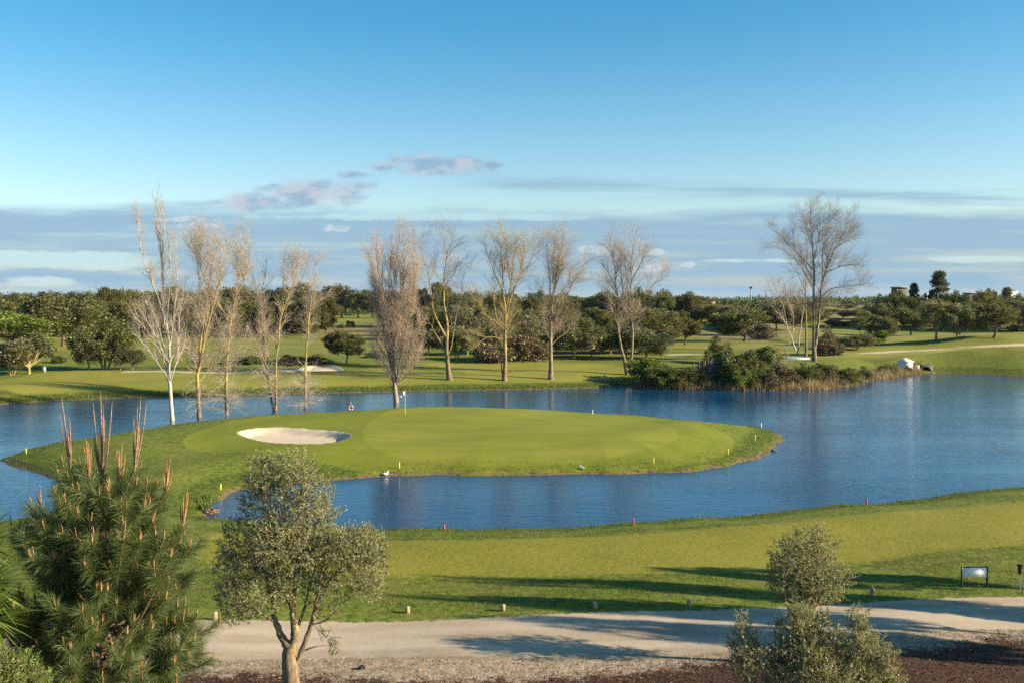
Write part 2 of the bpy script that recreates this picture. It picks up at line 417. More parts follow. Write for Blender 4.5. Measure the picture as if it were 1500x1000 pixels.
def M_ground():
    m, h, out = newmat('ground_cover')
    geo = h.n('ShaderNodeNewGeometry'); pos = geo.outputs['Position']
    big = h.noise(pos, .045, 4, .6); mid = h.noise(pos, .35, 4, .6); fine = h.noise(pos, 3.2, 5, .7); tiny = h.noise(pos, 14, 4, .7)
    sep = h.n('ShaderNodeSeparateXYZ'); h.L.new(pos, sep.inputs[0]); Y = sep.outputs[1]
    A = {k: h.attr(k) for k in ('sd', 'fair', 'green', 'apron', 'sand', 'path', 'mulch', 'cart', 'dry', 'ffair')}
    def msk(a, edge, noise, amp):
        return h.ss(-edge, edge, h.m('ADD', a, h.m('MULTIPLY', h.m('SUBTRACT', noise, .5), amp)))
    # rough grass
    rough = h.mix(h.ss(.34, .66, fine), (.048, .078, .009), (.150, .185, .024))
    rough = h.mix(h.m('MULTIPLY', h.ss(.5, .68, tiny), .5), rough, (.19, .215, .045))
    rough = h.mix(h.m('MULTIPLY', h.ss(.42, .7, mid), .55), rough, (.165, .150, .036))
    farc = h.mix(h.ss(.35, .65, big), (.130, .155, .024), (.235, .215, .050))
    farc = h.mix(h.m('MULTIPLY', h.ss(.3, .75, mid), .5), farc, (.100, .125, .020))
    rough = h.mix(h.ss(140, 200, Y), rough, farc)
    # mown turf: slightly straw coloured, faint mowing bands
    wv = h.n('ShaderNodeTexWave', wave_type='BANDS', bands_direction='DIAGONAL'); h.L.new(pos, wv.inputs[0]); wv.inputs['Scale'].default_value = .06; wv.inputs['Distortion'].default_value = 2.5; wv.inputs['Detail'].default_value = 2
    fw = h.mix(h.ss(.3, .7, mid), (.176, .170, .018), (.225, .207, .029))
    fw = h.mix(h.m('MULTIPLY', h.ss(.42, .66, tiny), .6), fw, (.115, .128, .016))
    fw = h.mix(h.m('MULTIPLY', h.ss(.45, .68, fine), .35), fw, (.27, .235, .05))
    fw = h.mix(h.m('MULTIPLY', h.ss(.5, .7, h.noise(h.vscale(pos, (.5, 1.4, 1)), .9, 4, .65)), .3), fw, (.14, .155, .02))
    fw = h.mix(h.m('MULTIPLY', wv.outputs['Fac'], .18), fw, (.135, .145, .024))
    ap = h.mix(h.ss(.3, .7, mid), (.120, .150, .013), (.163, .181, .020))
    ap = h.mix(h.m('MULTIPLY', h.ss(.4, .65, fine), .4), ap, (.085, .118, .012))
    ap = h.mix(h.m('MULTIPLY', h.ss(.45, .68, tiny), .3), ap, (.21, .215, .04))
    gr = h.mix(h.ss(.3, .7, h.noise(h.vscale(pos, (.3, 1, 1)), .5, 3)), (.150, .172, .019), (.190, .198, .028))
    gr = h.mix(h.m('MULTIPLY', h.ss(.4, .68, fine), .22), gr, (.115, .145, .016))
    gr = h.mix(h.m('MULTIPLY', h.ss(.45, .7, h.noise(h.vscale(pos, (.22, 1.2, 1)), .7, 3)), .35), gr, (.205, .200, .036))
    c = h.mix(msk(A['ffair'], 1.2, mid, 3), rough, h.mix(h.ss(.3, .7, big), (.150, .165, .024), (.215, .205, .038)))
    c = h.mix(h.m('MULTIPLY', msk(A['dry'], 3, mid, 8), .8), c, h.mix(h.ss(.4, .6, mid), (.23, .19, .075), (.16, .12, .06)))
    c = h.mix(msk(A['fair'], .35, fine, 1.6), c, fw)
    c = h.mix(msk(A['apron'], .25, mid, .8), c, ap)
    c = h.mix(msk(A['green'], .22, mid, .5), c, gr)
    lng = h.mix(h.ss(.36, .64, fine), (.030, .052, .006), (.105, .138, .018))
    bk = h.m('MULTIPLY', h.ss(3.1, 2.0, h.m('ADD', A['sd'], h.m('MULTIPLY', h.m('SUBTRACT', mid, .5), 1.6))), h.m('SUBTRACT', 1.0, msk(A['apron'], .3, mid, .6)))
    c = h.mix(h.m('MULTIPLY', bk, .85), c, lng)
    # worn earth at the water's edge
    earth = h.mix(h.ss(.35, .65, fine), (.060, .038, .020), (.19, .132, .078))
    e = h.m('SUBTRACT', 1.0, h.ss(.10, .75, h.m('ADD', A['sd'], h.m('MULTIPLY', h.m('SUBTRACT', h.noise(pos, .8, 4, .7), .5), 2.6))))
    c = h.mix(h.m('MULTIPLY', e, h.m('MULTIPLY_ADD', h.ss(.3, .6, h.noise(pos, .5, 4, .7)), .6, .35)), c, earth)
    sand = h.mix(h.ss(.3, .7, fine), (.46, .385, .28), (.51, .43, .32))
    c = h.mix(msk(A['sand'], .08, fine, .1), c, sand)
    c = h.mix(msk(A['cart'], .5, mid, .8), c, (.42, .36, .25))
    # gravel path with wheel-worn paler lanes and grit
    spk = h.n('ShaderNodeTexVoronoi'); h.L.new(pos, spk.inputs['Vector']); spk.inputs['Scale'].default_value = 16
    gv = h.mix(h.ss(.3, .7, h.noise(h.vscale(pos, (.25, 1, 1)), .9, 4)), (.290, .232, .162), (.400, .328, .236))
    gv = h.mix(h.m('MULTIPLY', h.ss(.45, .7, tiny), .45), gv, (.185, .152, .112))
    gv = h.mix(h.m('MULTIPLY', h.ss(.55, .72, mid), .35), gv, (.43, .375, .305))
    lane = h.ss(.5, .1, h.m('ABSOLUTE', h.m('SUBTRACT', h.m('ADD', A['path'], h.m('MULTIPLY', h.m('SUBTRACT', mid, .5), .8)), 1.15)))
    gv = h.mix(h.m('MULTIPLY', lane, .35), gv, (.46, .40, .31))
    gv = h.mix(h.m('MULTIPLY', h.ss(.56, .66, h.noise(h.vscale(pos, (.4, 1.2, 1)), .5, 5, .65)), .4), gv, (.205, .17, .125))
    c = h.mix(msk(A['path'], .10, fine, .55), c, gv)
    # dry litter between path and bark bed: sandy soil with dark crumbs
    lit = h.mix(h.ss(.42, .58, fine), (.25, .19, .125), (.35, .285, .20))
    lit = h.mix(h.m('MULTIPLY', h.ss(.5, .64, tiny), .6), lit, (.10, .066, .042))
    near = h.m('MULTIPLY', h.m('LESS_THAN', Y, 30.5), h.m('SUBTRACT', 1.0, msk(A['path'], .15, fine, 1.3)))
    c = h.mix(near, c, lit)
    mul = h.mix(h.ss(.35, .65, tiny), (.024, .0125, .008), (.096, .052, .033))
    mul = h.mix(h.m('MULTIPLY', h.ss(.60, .72, fine), .6), mul, (.24, .17, .12))
    c = h.mix(msk(A['mulch'], .25, h.noise(pos, 1.4, 5, .75), 3.0), c, mul)
    soft = h.m('MAXIMUM', h.m('MAXIMUM', msk(A['apron'], .3, mid, .3), msk(A['sand'], .3, mid, .1)), msk(A['path'], .3, mid, .3))
    hgt = h.m('MULTIPLY', h.m('ADD', h.m('MULTIPLY', fine, 1.0), h.m('MULTIPLY', tiny, .5)), h.m('MULTIPLY_ADD', soft, -.75, 1.0))
    nr = h.bump(hgt, .6, .08)
    principled(h, out, c, .95, nr, .12)
    return m

def M_water():
    m, h, out = newmat('pond_water')
    pos = h.n('ShaderNodeNewGeometry').outputs['Position']
    a = h.noise(h.vscale(pos, (.38, 1.6, 1)), 1.3, 3, .6, .4)
    b = h.noise(h.vscale(pos, (.42, 1.5, 1)), 3.6, 3, .6)
    gust = h.noise(h.vscale(pos, (.5, 1.6, 1)), .06, 3)
    hh = h.m('ADD', h.m('MULTIPLY', a, .65), h.m('MULTIPLY', b, .35))
    hh = h.m('MULTIPLY', hh, h.m('MULTIPLY_ADD', h.ss(.3, .7, gust), .7, .5))
    nr = h.bump(hh, .48, .12)
    p = principled(h, out, (.003, .046, .115), .06, nr, .5)
    p.inputs['IOR'].default_value = 1.333
    return m

mat_ground = M_ground()
mat_water = M_water()
# ------------------------------------------------------------------ terrain: one sheet cut along its region borders
def build_ground():
    p_in = np.concatenate([np.arange(3.0, 88, 1.45), np.arange(88, 112, .30), np.arange(112, 150, .6), np.arange(150, 600, 1.45)])
    p_dn = np.concatenate([np.arange(600, 760, 4), np.geomspace(760, 2600, 40)])
    p = np.concatenate([p_in, p_dn])[::-1]
    ys = 10.7 * 1400 / p
    ys = np.concatenate([[-40, -15, -4, 1, 3.5], ys, [6200, 7400]])
    u = np.concatenate([np.linspace(-3.2, -.66, 60), np.linspace(-.65, .65, 860), np.linspace(.66, 3.2, 60)])
    Yg, Ug = np.meshgrid(ys, u, indexing='ij')
    Xg = Ug * np.maximum(Yg, 12)
    x, y = Xg.ravel(), Yg.ravel()
    sd = lake_sd(x, y)
    z = height(x, y, sd)
    att = dict(sd=sd, fair=poly_sd(x, y, FAIR, 6), green=poly_sd(x, y, GREEN, 6), apron=poly_sd(x, y, APRON, 6),
               path=poly_sd(x, y, PATH, 8), mulch=poly_sd(x, y, MULCH, 8))
    att['sand'] = np.maximum(poly_sd(x, y, BUNKER, 5), poly_sd(x, y, FBUNK, 5))
    att['cart'] = np.max([poly_sd(x, y, c, 6) for c in CART], 0)
    att['dry'] = np.max([poly_sd(x, y, c, 12) for c in DRY], 0)
    att['ffair'] = np.max([poly_sd(x, y, c, 10) for c in FFAIR], 0)
    # the small far bunker is a shallow scoop too
    z = z - .35 * sstep(0, 1.2, poly_sd(x, y, FBUNK, 5))
    R, K = Xg.shape
    V = np.stack([x, y, z], 1)
    G = V.reshape(R, K, 3)
    du = np.gradient(G, axis=1); dv = np.gradient(G, axis=0)
    Nn = nrm(np.cross(du, dv)).reshape(-1, 3)
    i = (np.arange(R - 1)[:, None] * K + np.arange(K - 1)[None]).ravel()
    Q = np.stack([i, i + 1, i + K + 1, i + K], 1)
    cen = {k: a[Q].mean(1) for k, a in att.items()}
    cx, cy = x[Q].mean(1), y[Q].mean(1)
    reg = np.zeros(len(Q), int)                       # 0 grass
    names = ['grass_ground', 'fairway', 'putting_green', 'sand_bunker', 'gravel_path', 'bark_bed', 'lake_bed', 'cart_track', 'far_fairway']
    reg[cen['ffair'] > 0] = 8
    reg[cen['cart'] > 0] = 7
    reg[cen['fair'] > 0] = 1
    reg[cen['apron'] > 0] = 1
    reg[cen['green'] > 0] = 2
    reg[cen['sand'] > 0] = 3
    reg[cen['mulch'] > 0] = 5
    reg[cen['path'] > 0] = 4
    reg[cen['sd'] < -.25] = 6
    for k, nm in enumerate(names):
        q = Q[reg == k]
        if not len(q): continue
        ids, inv = np.unique(q, return_inverse=True)
        o = mk(nm, V[ids], inv.reshape(-1, 4), mat=mat_ground, smooth=True)
        for a, v in att.items():
            at = o.data.attributes.new(a, 'FLOAT', 'POINT')
            at.data.foreach_set('value', v[ids].astype(np.float32))
        o.data.normals_split_custom_set_from_vertices(Nn[ids])
        tag(o, kind='structure')

build_ground()
lo, hi = LAKE.min(0) - 1.5, LAKE.max(0) + 1.5
tag(mk('lake_water', [(lo[0], lo[1], 0), (hi[0], lo[1], 0), (hi[0], hi[1], 0), (lo[0], hi[1], 0)], [(0, 1, 2, 3)], mat=mat_water), kind='structure')

# ------------------------------------------------------------------ light, sky, clouds, camera
SUN_EL, SUN_AZ = 21.0, -12.0
se, sa = math.radians(SUN_EL), math.radians(SUN_AZ)
sdir = Vector((math.cos(se) * math.cos(sa), math.cos(se) * math.sin(sa), math.sin(se)))
sl = bpy.data.lights.new('sun', 'SUN'); sl.energy = 5.0; sl.angle = math.radians(.5); sl.color = (1.0, .83, .60)
so = bpy.data.objects.new('sun', sl); C.objects.link(so); so.rotation_euler = sdir.to_track_quat('Z', 'Y').to_euler(); so.location = sdir * 300
EXPO = 1.45
HAZE = .00003

def s2l(r, g, b):
    f = lambda c: (c / 12.92 if c <= .04045 else ((c + .055) / 1.055) ** 2.4)
    return tuple(f(v / 255) / 2 ** EXPO for v in (r, g, b))

w = bpy.data.worlds.new('World'); bpy.context.scene.world = w; w.use_nodes = True
w.node_tree.nodes.clear(); h = NT(w.node_tree)
wo = h.n('ShaderNodeOutputWorld')
sky = h.n('ShaderNodeTexSky', sky_type='NISHITA'); sky.sun_disc = False; sky.sun_elevation = se; sky.sun_rotation = math.radians(90) - sa
sky.altitude = 50; sky.air_density = 1.0; sky.dust_density = .6; sky.ozone_density = 2.0
hs = h.n('ShaderNodeHueSaturation'); h.L.new(sky.outputs[0], hs.inputs['Color']); _sz = h.n('ShaderNodeSeparateXYZ'); h.L.new(h.n('ShaderNodeTexCoord').outputs['Generated'], _sz.inputs[0])
h.L.new(h.m('MULTIPLY_ADD', h.ss(.05, .28, _sz.outputs[2]), .29, 1.15), hs.inputs['Saturation'])
hs.inputs['Hue'].default_value = .488
SKYCOL = hs.outputs[0]
bg = h.n('ShaderNodeBackground'); h.L.new(SKYCOL, bg.inputs[0]); bg.inputs[1].default_value = .067
gen = h.n('ShaderNodeTexCoord').outputs['Generated']
sp = h.n('ShaderNodeSeparateXYZ'); h.L.new(gen, sp.inputs[0])
ay = h.m('MAXIMUM', h.m('ABSOLUTE', sp.outputs[1]), .12)
U = h.m('DIVIDE', sp.outputs[0], ay); W = h.m('DIVIDE', sp.outputs[2], ay)      # tangent of bearing and of elevation
U = h.m('MULTIPLY', U, 14.0); W = h.m('MULTIPLY', W, 14.0)                        # unit: 4.1 degrees
cb = h.n('ShaderNodeCombineXYZ'); h.L.new(U, cb.inputs[0]); h.L.new(W, cb.inputs[1]); uv = cb.outputs[0]
nA = h.noise(h.vscale(uv, (.35, 2.6, 1)), 1.0, 5, .6)
nB = h.noise(h.vscale(uv, (1.0, 2.2, 1)), 2.2, 6, .62)
nC = h.noise(h.vscale(uv, (.22, 3.6, 1)), 1.6, 4, .55)
def ell(cx, cy, rx, ry):
    a = h.m('DIVIDE', h.m('SUBTRACT', U, cx), rx); b = h.m('DIVIDE', h.m('SUBTRACT', W, cy), ry)
    return h.m('SUBTRACT', 1.0, h.m('ADD', h.m('MULTIPLY', a, a), h.m('MULTIPLY', b, b)))
def emax(lst):
    r = ell(*lst[0])
    for e in lst[1:]: r = h.m('MAXIMUM', r, ell(*e))
    return r
def px(x, y, rx, ry): return ((x - 750) / 100, (438 - y) / 100, rx / 100, ry / 100)
col_acc, msk_acc = None, None
layers = []
# low grey-blue sheet with a soft ragged top
top = h.m('ADD', 1.24, h.m('ADD', h.m('MULTIPLY', h.m('SUBTRACT', nA, .5), .55), h.m('MULTIPLY', h.m('ABSOLUTE', h.m('SUBTRACT', U, 1.2)), .012)))
sheet = h.ss(-.12, .14, h.m('SUBTRACT', top, W))
sheet = h.m('MULTIPLY', sheet, h.m('MULTIPLY_ADD', h.ss(.3, .62, nC), .42, .55))
gaps = h.m('MAXIMUM', emax([px(70, 384, 190, 15), px(50, 412, 70, 8)]), emax([px(1460, 380, 90, 5), px(1120, 382, 130, 4), px(640, 319, 260, 7)]))
gapm = h.ss(-.1, 1.0, h.m('ADD', gaps, h.m('ADD', h.m('MULTIPLY', h.m('SUBTRACT', nA, .5), 3.0), h.m('MULTIPLY', h.m('SUBTRACT', nB, .5), 2.0))))
shc = h.mix(h.ss(.35, .7, nC), s2l(128, 170, 205), s2l(160, 193, 216))
shc = h.mix(h.ss(.75, .0, W), shc, s2l(136, 182, 212))
layers.append((h.m('MULTIPLY', sheet, h.m('MULTIPLY_ADD', gapm, -.75, 1.0)), shc))
layers.append((h.m('MULTIPLY', gapm, .75), s2l(186, 224, 236)))
# long thin streaks
lin = h.m('ADD', h.m('MULTIPLY', U, -.036), 1.70)
st = h.m('SUBTRACT', .16, h.m('ABSOLUTE', h.m('SUBTRACT', W, lin)))
st = h.m('ADD', st, h.m('MULTIPLY', h.m('SUBTRACT', nC, .49), .60))
stm = h.m('MULTIPLY', h.ss(-.02, .30, st), h.m('MULTIPLY', h.ss(-1.6, .2, U), .85))
layers.append((stm, s2l(146, 182, 208)))
# broken cumulus bank
cu = emax([px(390, 296, 90, 17), px(440, 285, 80, 26), px(500, 281, 60, 26), px(515, 258, 34, 8), px(615, 243, 75, 20), px(665, 245, 75, 16), px(560, 246, 40, 8), px(720, 243, 22, 7)])
cum = h.ss(-.05, 1.05, h.m('ADD', cu, h.m('MULTIPLY', h.m('SUBTRACT', nB, .52), 2.6)))
cuc = h.mix(h.ss(.42, .6, h.noise(h.vscale(uv, (.8, 1.6, 1)), 2.6, 4)), s2l(150, 178, 206), s2l(196, 200, 214))
layers.append((h.m('MULTIPLY', cum, .85), cuc))
# little bright puffs low down
pf = emax([px(880, 366, 40, 9), px(962, 371, 17, 7), px(952, 393, 34, 8), px(668, 378, 26, 9), px(300, 329, 40, 8), px(495, 336, 30, 6), px(270, 322, 40, 6), px(1005, 388, 16, 5)])
nD = h.noise(h.vscale(uv, (1.0, 1.7, 1)), 5.5, 5, .6)
pfm = h.ss(.1, 1.0, h.m('ADD', pf, h.m('MULTIPLY', h.m('SUBTRACT', nD, .5), 4.5)))
layers.append((h.m('MULTIPLY', pfm, .85), s2l(206, 218, 230)))
sh = bg.outputs[0]
for mk_, cc in layers:
    e = h.n('ShaderNodeBackground'); h.put(e.inputs[0], cc); e.inputs[1].default_value = 1.0
    mx = h.n('ShaderNodeMixShader'); h.put(mx.inputs[0], mk_); h.L.new(sh, mx.inputs[1]); h.L.new(e.outputs[0], mx.inputs[2]); sh = mx.outputs[0]
h.L.new(sh, wo.inputs['Surface'])

cam = bpy.data.cameras.new('camera'); co = bpy.data.objects.new('camera', cam); C.objects.link(co)
co.location = (0, 0, CAMZ); co.rotation_euler = (PI / 2 - TH, 0, 0)
cam.sensor_width = 36; cam.lens = 36 * FPX / 1500; cam.clip_start = .2; cam.clip_end = 30000
S = bpy.context.scene; S.camera = co
S.render.engine = 'CYCLES'
S.view_settings.view_transform = 'Standard'; S.view_settings.look = 'None'; S.view_settings.exposure = EXPO; S.view_settings.gamma = 1
S.cycles.use_denoising = False
S.cycles.use_adaptive_sampling = False
S.cycles.max_bounces = 6; S.cycles.transparent_max_bounces = 4; S.cycles.sample_clamp_indirect = 6

# the air
mv, hv, ov = newmat('air')
pv = hv.n('ShaderNodeVolumePrincipled'); pv.inputs['Color'].default_value = (.70, .82, 1.0, 1); pv.inputs['Density'].default_value = HAZE; pv.inputs['Anisotropy'].default_value = 0.0
hv.L.new(pv.outputs[0], ov.inputs['Volume'])
mbz = MB(); mbz.box((0, 3800, 32), (26000, 8200, 70))
tag(mbz.build('haze', mv), kind='stuff')
# ------------------------------------------------------------------ bare trees, stems traced from the photo and given depth
B_white = barkmat('pale_bark', (.31, .28, .23), (.46, .42, .355), (.40, .38, .25), 2.0, .2)
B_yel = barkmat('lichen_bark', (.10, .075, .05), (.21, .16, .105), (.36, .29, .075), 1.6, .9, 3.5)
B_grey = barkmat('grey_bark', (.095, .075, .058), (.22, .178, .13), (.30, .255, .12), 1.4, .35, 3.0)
B_brown = barkmat('brown_bark', (.15, .115, .08), (.32, .25, .18), None, 2.0)
T_white = simple('pale_twig', (.38, .32, .245), .8, .2, 2)
T_tan = simple('tan_twig', (.34, .265, .18), .8, .3, 2)
T_red = simple('reddish_twig', (.40, .31, .225), .8, .3, 2)
T_grey = simple('grey_twig', (.22, .18, .14), .8, .3, 2)
T_yel = simple('yellow_twig', (.36, .29, .14), .8, .3, 2)

def bare_tree(base, stems, bark, twig, label, r0=.26, style=None, name='bare_tree', group=None, D=None):
    b = hit(*base)
    if D: b = np.array([*at_y(base[0], base[1], D)])
    Y0 = b[1]; s = ppm(Y0)
    st = dict(n1=1.3, l1=3.4, a1=38, up1=.35, n2=2.6, l2=1.9, n3=4.2, l3=1.05, skirt=0, t0=.25, curv=.03, fall=.55, cap=9000, k=.6)
    st.update(style or {})
    root = empty(name, (0, 0, 0), label, 'tree', group)
    root.location = tuple(b)
    LV = []; seed_stems = []
    for si, sd_ in enumerate(stems):
        pts, rs, re_ = sd_['p'], sd_.get('r', r0), sd_.get('e', .02)
        kx = sd_.get('k', 0.0 if si == 0 else st['k'] * (1 if (si * 7) % 2 else -1) * (.5 + rng.random() * .7))
        x0 = pts[0][0]
        P = []
        for (qx, qy) in pts:
            P.append(at_y(qx, qy, Y0) + np.array([0, kx * abs(qx - x0) / s, 0]))
        P = np.array(P)
        if si == 0: P[0, 2] = b[2] - .15
        P = resample(P, 16)
        P[1:-1] += rng.normal(size=(14, 3)) * .03
        f = np.linspace(0, 1, 16)
        R = rs * (.84 - .08 * rng.random()) * (1 - f) ** 1.25 + re_ * f
        if si == 0: R[0] *= 1.45; R[1] *= 1.12
        seed_stems.append((P, R))
    P = np.array([p for p, _ in seed_stems]); R = np.array([r for _, r in seed_stems])
    tb = MB()
    V, Q = tubes(P, R, 8); tb.add(V - b, Q)
    P1, R1 = kids(P, R, st['n1'], st['t0'], st['a1'], 9, st['up1'], st['curv'], .065, st['l1'] * 1.2, st['fall'], 9, .05, .008, .5)
    V, Q = tubes(P1, R1, 5); tb.add(V - b, Q)
    P2, R2 = kids(P1, R1, st['n2'], .15, st['a1'] - 2, 12, .16, st['curv'], .075, st['l2'] * 1.15, .4, 6, .018, .005, .6, st['cap'])
    P2b, R2b = kids(P, R, st['n1'] * 1.2, .45, st['a1'] + 6, 12, .25, st['curv'], .075, st['l2'], .3, 6, .018, .005, .5, st['cap'])
    P2 = np.concatenate([P2, P2b]); R2 = np.concatenate([R2, R2b])
    if st['skirt']:
        lo, hi_ = st.get('st', (.12, .32))
        Ps, Rs = kids(P[:st.get('sk_n', 1)], R[:st.get('sk_n', 1)], st['skirt'], lo, 82, 14, -.05, -.01, .22, 2.2, 0, 6, .014, .006, .4, t1=hi_)
        P2 = np.concatenate([P2, Ps]); R2 = np.concatenate([R2, Rs])
    P3, R3 = kids(P2, R2, st['n3'] * 2.0, .05, 38, 14, .14, st['curv'] * .8, .07, st['l3'] * 1.35, .25, 5, .0085, .005, .7, st['cap'] * 4)
    P4, R4 = kids(P1, R1, st['n3'] * 1.5, .35, 42, 14, .18, st['curv'], .07, st['l3'] * 1.4, .2, 5, .008, .0042, .5, st['cap'] * 2)
    P5, R5 = kids(P, R, st['n3'] * 1.6, .55, 40, 14, .25, st['curv'], .07, st['l3'] * 1.7, .2, 5, .008, .0042, .5, st['cap'] * 2)
    tw = MB()
    V, Q = tubes(P4, R4, 3); tw.add(V - b, Q)
    V, Q = tubes(P5, R5, 3); tw.add(V - b, Q)
    V, Q = tubes(P2, R2, 3); tw.add(V - b, Q)
    V, Q = tubes(P3, R3, 3); tw.add(V - b, Q)
    tb.build('trunk', bark, root, True)
    tw.build('crown', twig, root)
    return root

SP = lambda p, r=.1, **k: dict(p=p, r=r, **k)
g_isl = 'bare trees on the back bank of the green'
# the white poplar
bare_tree((251, 615), [SP([(253, 616), (250, 578), (247, 543), (248, 508), (243, 466), (241, 427), (237, 385), (233, 340), (229, 291)], .27),
    SP([(248, 548), (238, 520), (226, 490), (214, 466), (207, 440)], .09), SP([(247, 500), (236, 445), (222, 405), (212, 370), (207, 322)], .11),
    SP([(247, 520), (254, 460), (258, 405), (256, 350)], .11), SP([(248, 556), (234, 530), (220, 506), (206, 488)], .05), SP([(248, 550), (236, 520), (222, 490), (209, 466)], .06), SP([(247, 535), (234, 500), (220, 470), (206, 445)], .06), SP([(248, 560), (238, 545), (226, 528), (210, 514)], .04), SP([(247, 525), (238, 495), (230, 465), (218, 440)], .06), SP([(248, 552), (258, 530), (266, 505), (268, 485)], .04), SP([(247, 540), (232, 505), (218, 480), (205, 462)], .07),
    SP([(245, 480), (230, 440), (218, 415), (212, 395)], .07), SP([(244, 470), (250, 420), (250, 380), (247, 340)], .09), SP([(239, 400), (230, 350), (224, 310)], .07), SP([(249, 560), (262, 520), (264, 480), (268, 440)], .07),
    SP([(236, 380), (240, 335), (235, 303)], .07)],
    B_white, T_white, 'tall slim white-barked bare poplar, leftmost of the trees on the island bank', .27,
    dict(n1=1.9, l1=2.3, a1=24, up1=.4, n2=1.9, l2=1.3, n3=1.7, l3=.7, curv=.11, t0=.22, k=.6), 'bare_poplar')
bare_tree((293, 611), [SP([(293, 612), (290, 567), (289, 543), (294, 500), (299, 460), (306, 420), (309, 385), (304, 350)], .30),
    SP([(289, 547), (279, 520), (280, 487), (271, 455), (259, 424)], .13), SP([(290, 545), (304, 487), (320, 440), (333, 395), (343, 360)], .17),
    SP([(281, 490), (286, 450), (290, 415), (286, 375), (283, 355)], .10), SP([(289, 550), (272, 530), (262, 505), (258, 490)], .06), SP([(290, 560), (306, 540), (318, 525), (330, 500)], .07),
    SP([(305, 425), (296, 390), (292, 358)], .08), SP([(325, 425), (318, 390), (316, 352)], .08)],
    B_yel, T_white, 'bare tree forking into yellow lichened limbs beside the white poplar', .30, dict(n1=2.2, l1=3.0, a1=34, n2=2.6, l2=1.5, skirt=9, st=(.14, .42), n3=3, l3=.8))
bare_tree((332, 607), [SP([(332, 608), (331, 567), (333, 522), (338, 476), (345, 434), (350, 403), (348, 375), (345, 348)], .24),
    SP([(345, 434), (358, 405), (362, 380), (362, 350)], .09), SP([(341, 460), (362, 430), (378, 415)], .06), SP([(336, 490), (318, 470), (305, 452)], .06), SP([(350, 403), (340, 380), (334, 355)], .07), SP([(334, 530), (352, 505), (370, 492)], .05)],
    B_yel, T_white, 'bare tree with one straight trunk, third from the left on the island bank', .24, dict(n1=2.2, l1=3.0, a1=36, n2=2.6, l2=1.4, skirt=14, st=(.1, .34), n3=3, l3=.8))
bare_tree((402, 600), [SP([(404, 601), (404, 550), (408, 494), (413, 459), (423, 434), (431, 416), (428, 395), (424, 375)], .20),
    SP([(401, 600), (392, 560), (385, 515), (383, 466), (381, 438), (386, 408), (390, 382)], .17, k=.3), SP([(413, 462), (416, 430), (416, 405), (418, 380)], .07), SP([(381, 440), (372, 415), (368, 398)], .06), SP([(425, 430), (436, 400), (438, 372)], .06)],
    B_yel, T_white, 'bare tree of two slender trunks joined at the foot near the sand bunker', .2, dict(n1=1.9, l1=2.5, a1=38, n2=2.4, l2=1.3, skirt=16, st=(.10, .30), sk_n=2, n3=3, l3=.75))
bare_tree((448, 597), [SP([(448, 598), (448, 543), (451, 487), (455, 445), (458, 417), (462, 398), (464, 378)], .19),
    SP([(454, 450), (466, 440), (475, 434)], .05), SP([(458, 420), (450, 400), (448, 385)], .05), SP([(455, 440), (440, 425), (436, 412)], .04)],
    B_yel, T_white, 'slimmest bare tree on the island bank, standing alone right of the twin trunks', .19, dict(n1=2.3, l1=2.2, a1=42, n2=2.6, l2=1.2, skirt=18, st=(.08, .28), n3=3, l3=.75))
bare_tree((583, 589), [SP([(583, 590), (578, 562), (577, 519), (583, 465), (589, 419), (593, 375), (592, 352)], .42),
    SP([(578, 556), (569, 519), (567, 465), (570, 419), (571, 375)], .15), SP([(580, 560), (586, 530), (598, 478), (607, 440), (612, 400)], .15), SP([(578, 550), (562, 505), (558, 451), (545, 411), (537, 385)], .12),
    SP([(581, 565), (596, 530), (608, 500), (618, 480)], .07), SP([(577, 540), (574, 480), (578, 430), (580, 380), (583, 360)], .13), SP([(583, 470), (600, 430), (604, 390), (606, 360)], .10),
    SP([(579, 565), (564, 540), (552, 515), (545, 490)], .06), SP([(583, 560), (600, 545), (614, 520), (619, 500)], .06), SP([(569, 500), (555, 470), (548, 440), (540, 420)], .07), SP([(567, 440), (556, 400), (552, 365)], .08)],
    B_brown, T_red, 'dense reddish-brown twiggy poplar without leaves behind the flagstick', .42, dict(n1=2.6, l1=3.6, a1=28, up1=.42, n2=2.2, l2=1.7, n3=2.2, l3=.9, curv=.09, t0=.1, k=.9, cap=9000), 'bare_poplar')
g_far = None
bare_tree((658, 556), [SP([(659, 557), (654, 516), (655, 481), (650, 438), (651, 397), (655, 370), (646, 345)], .42),
    SP([(656, 522), (644, 500), (628, 473), (612, 446), (604, 425)], .17), SP([(654, 495), (636, 457), (631, 419), (623, 384), (614, 352)], .19), SP([(656, 520), (661, 508), (667, 470), (674, 438), (679, 400)], .12),
    SP([(654, 380), (664, 365), (678, 356)], .09), SP([(651, 420), (666, 400), (672, 380)], .07), SP([(632, 430), (620, 410), (606, 398)], .06), SP([(655, 372), (663, 352), (660, 340)], .07)],
    B_yel, T_grey, 'open spreading bare tree on the far bank just right of the flagstick', .42, dict(n1=1.0, l1=4.2, a1=48, n2=1.5, l2=2.3, n3=2.2, l3=1.2, up1=.25))
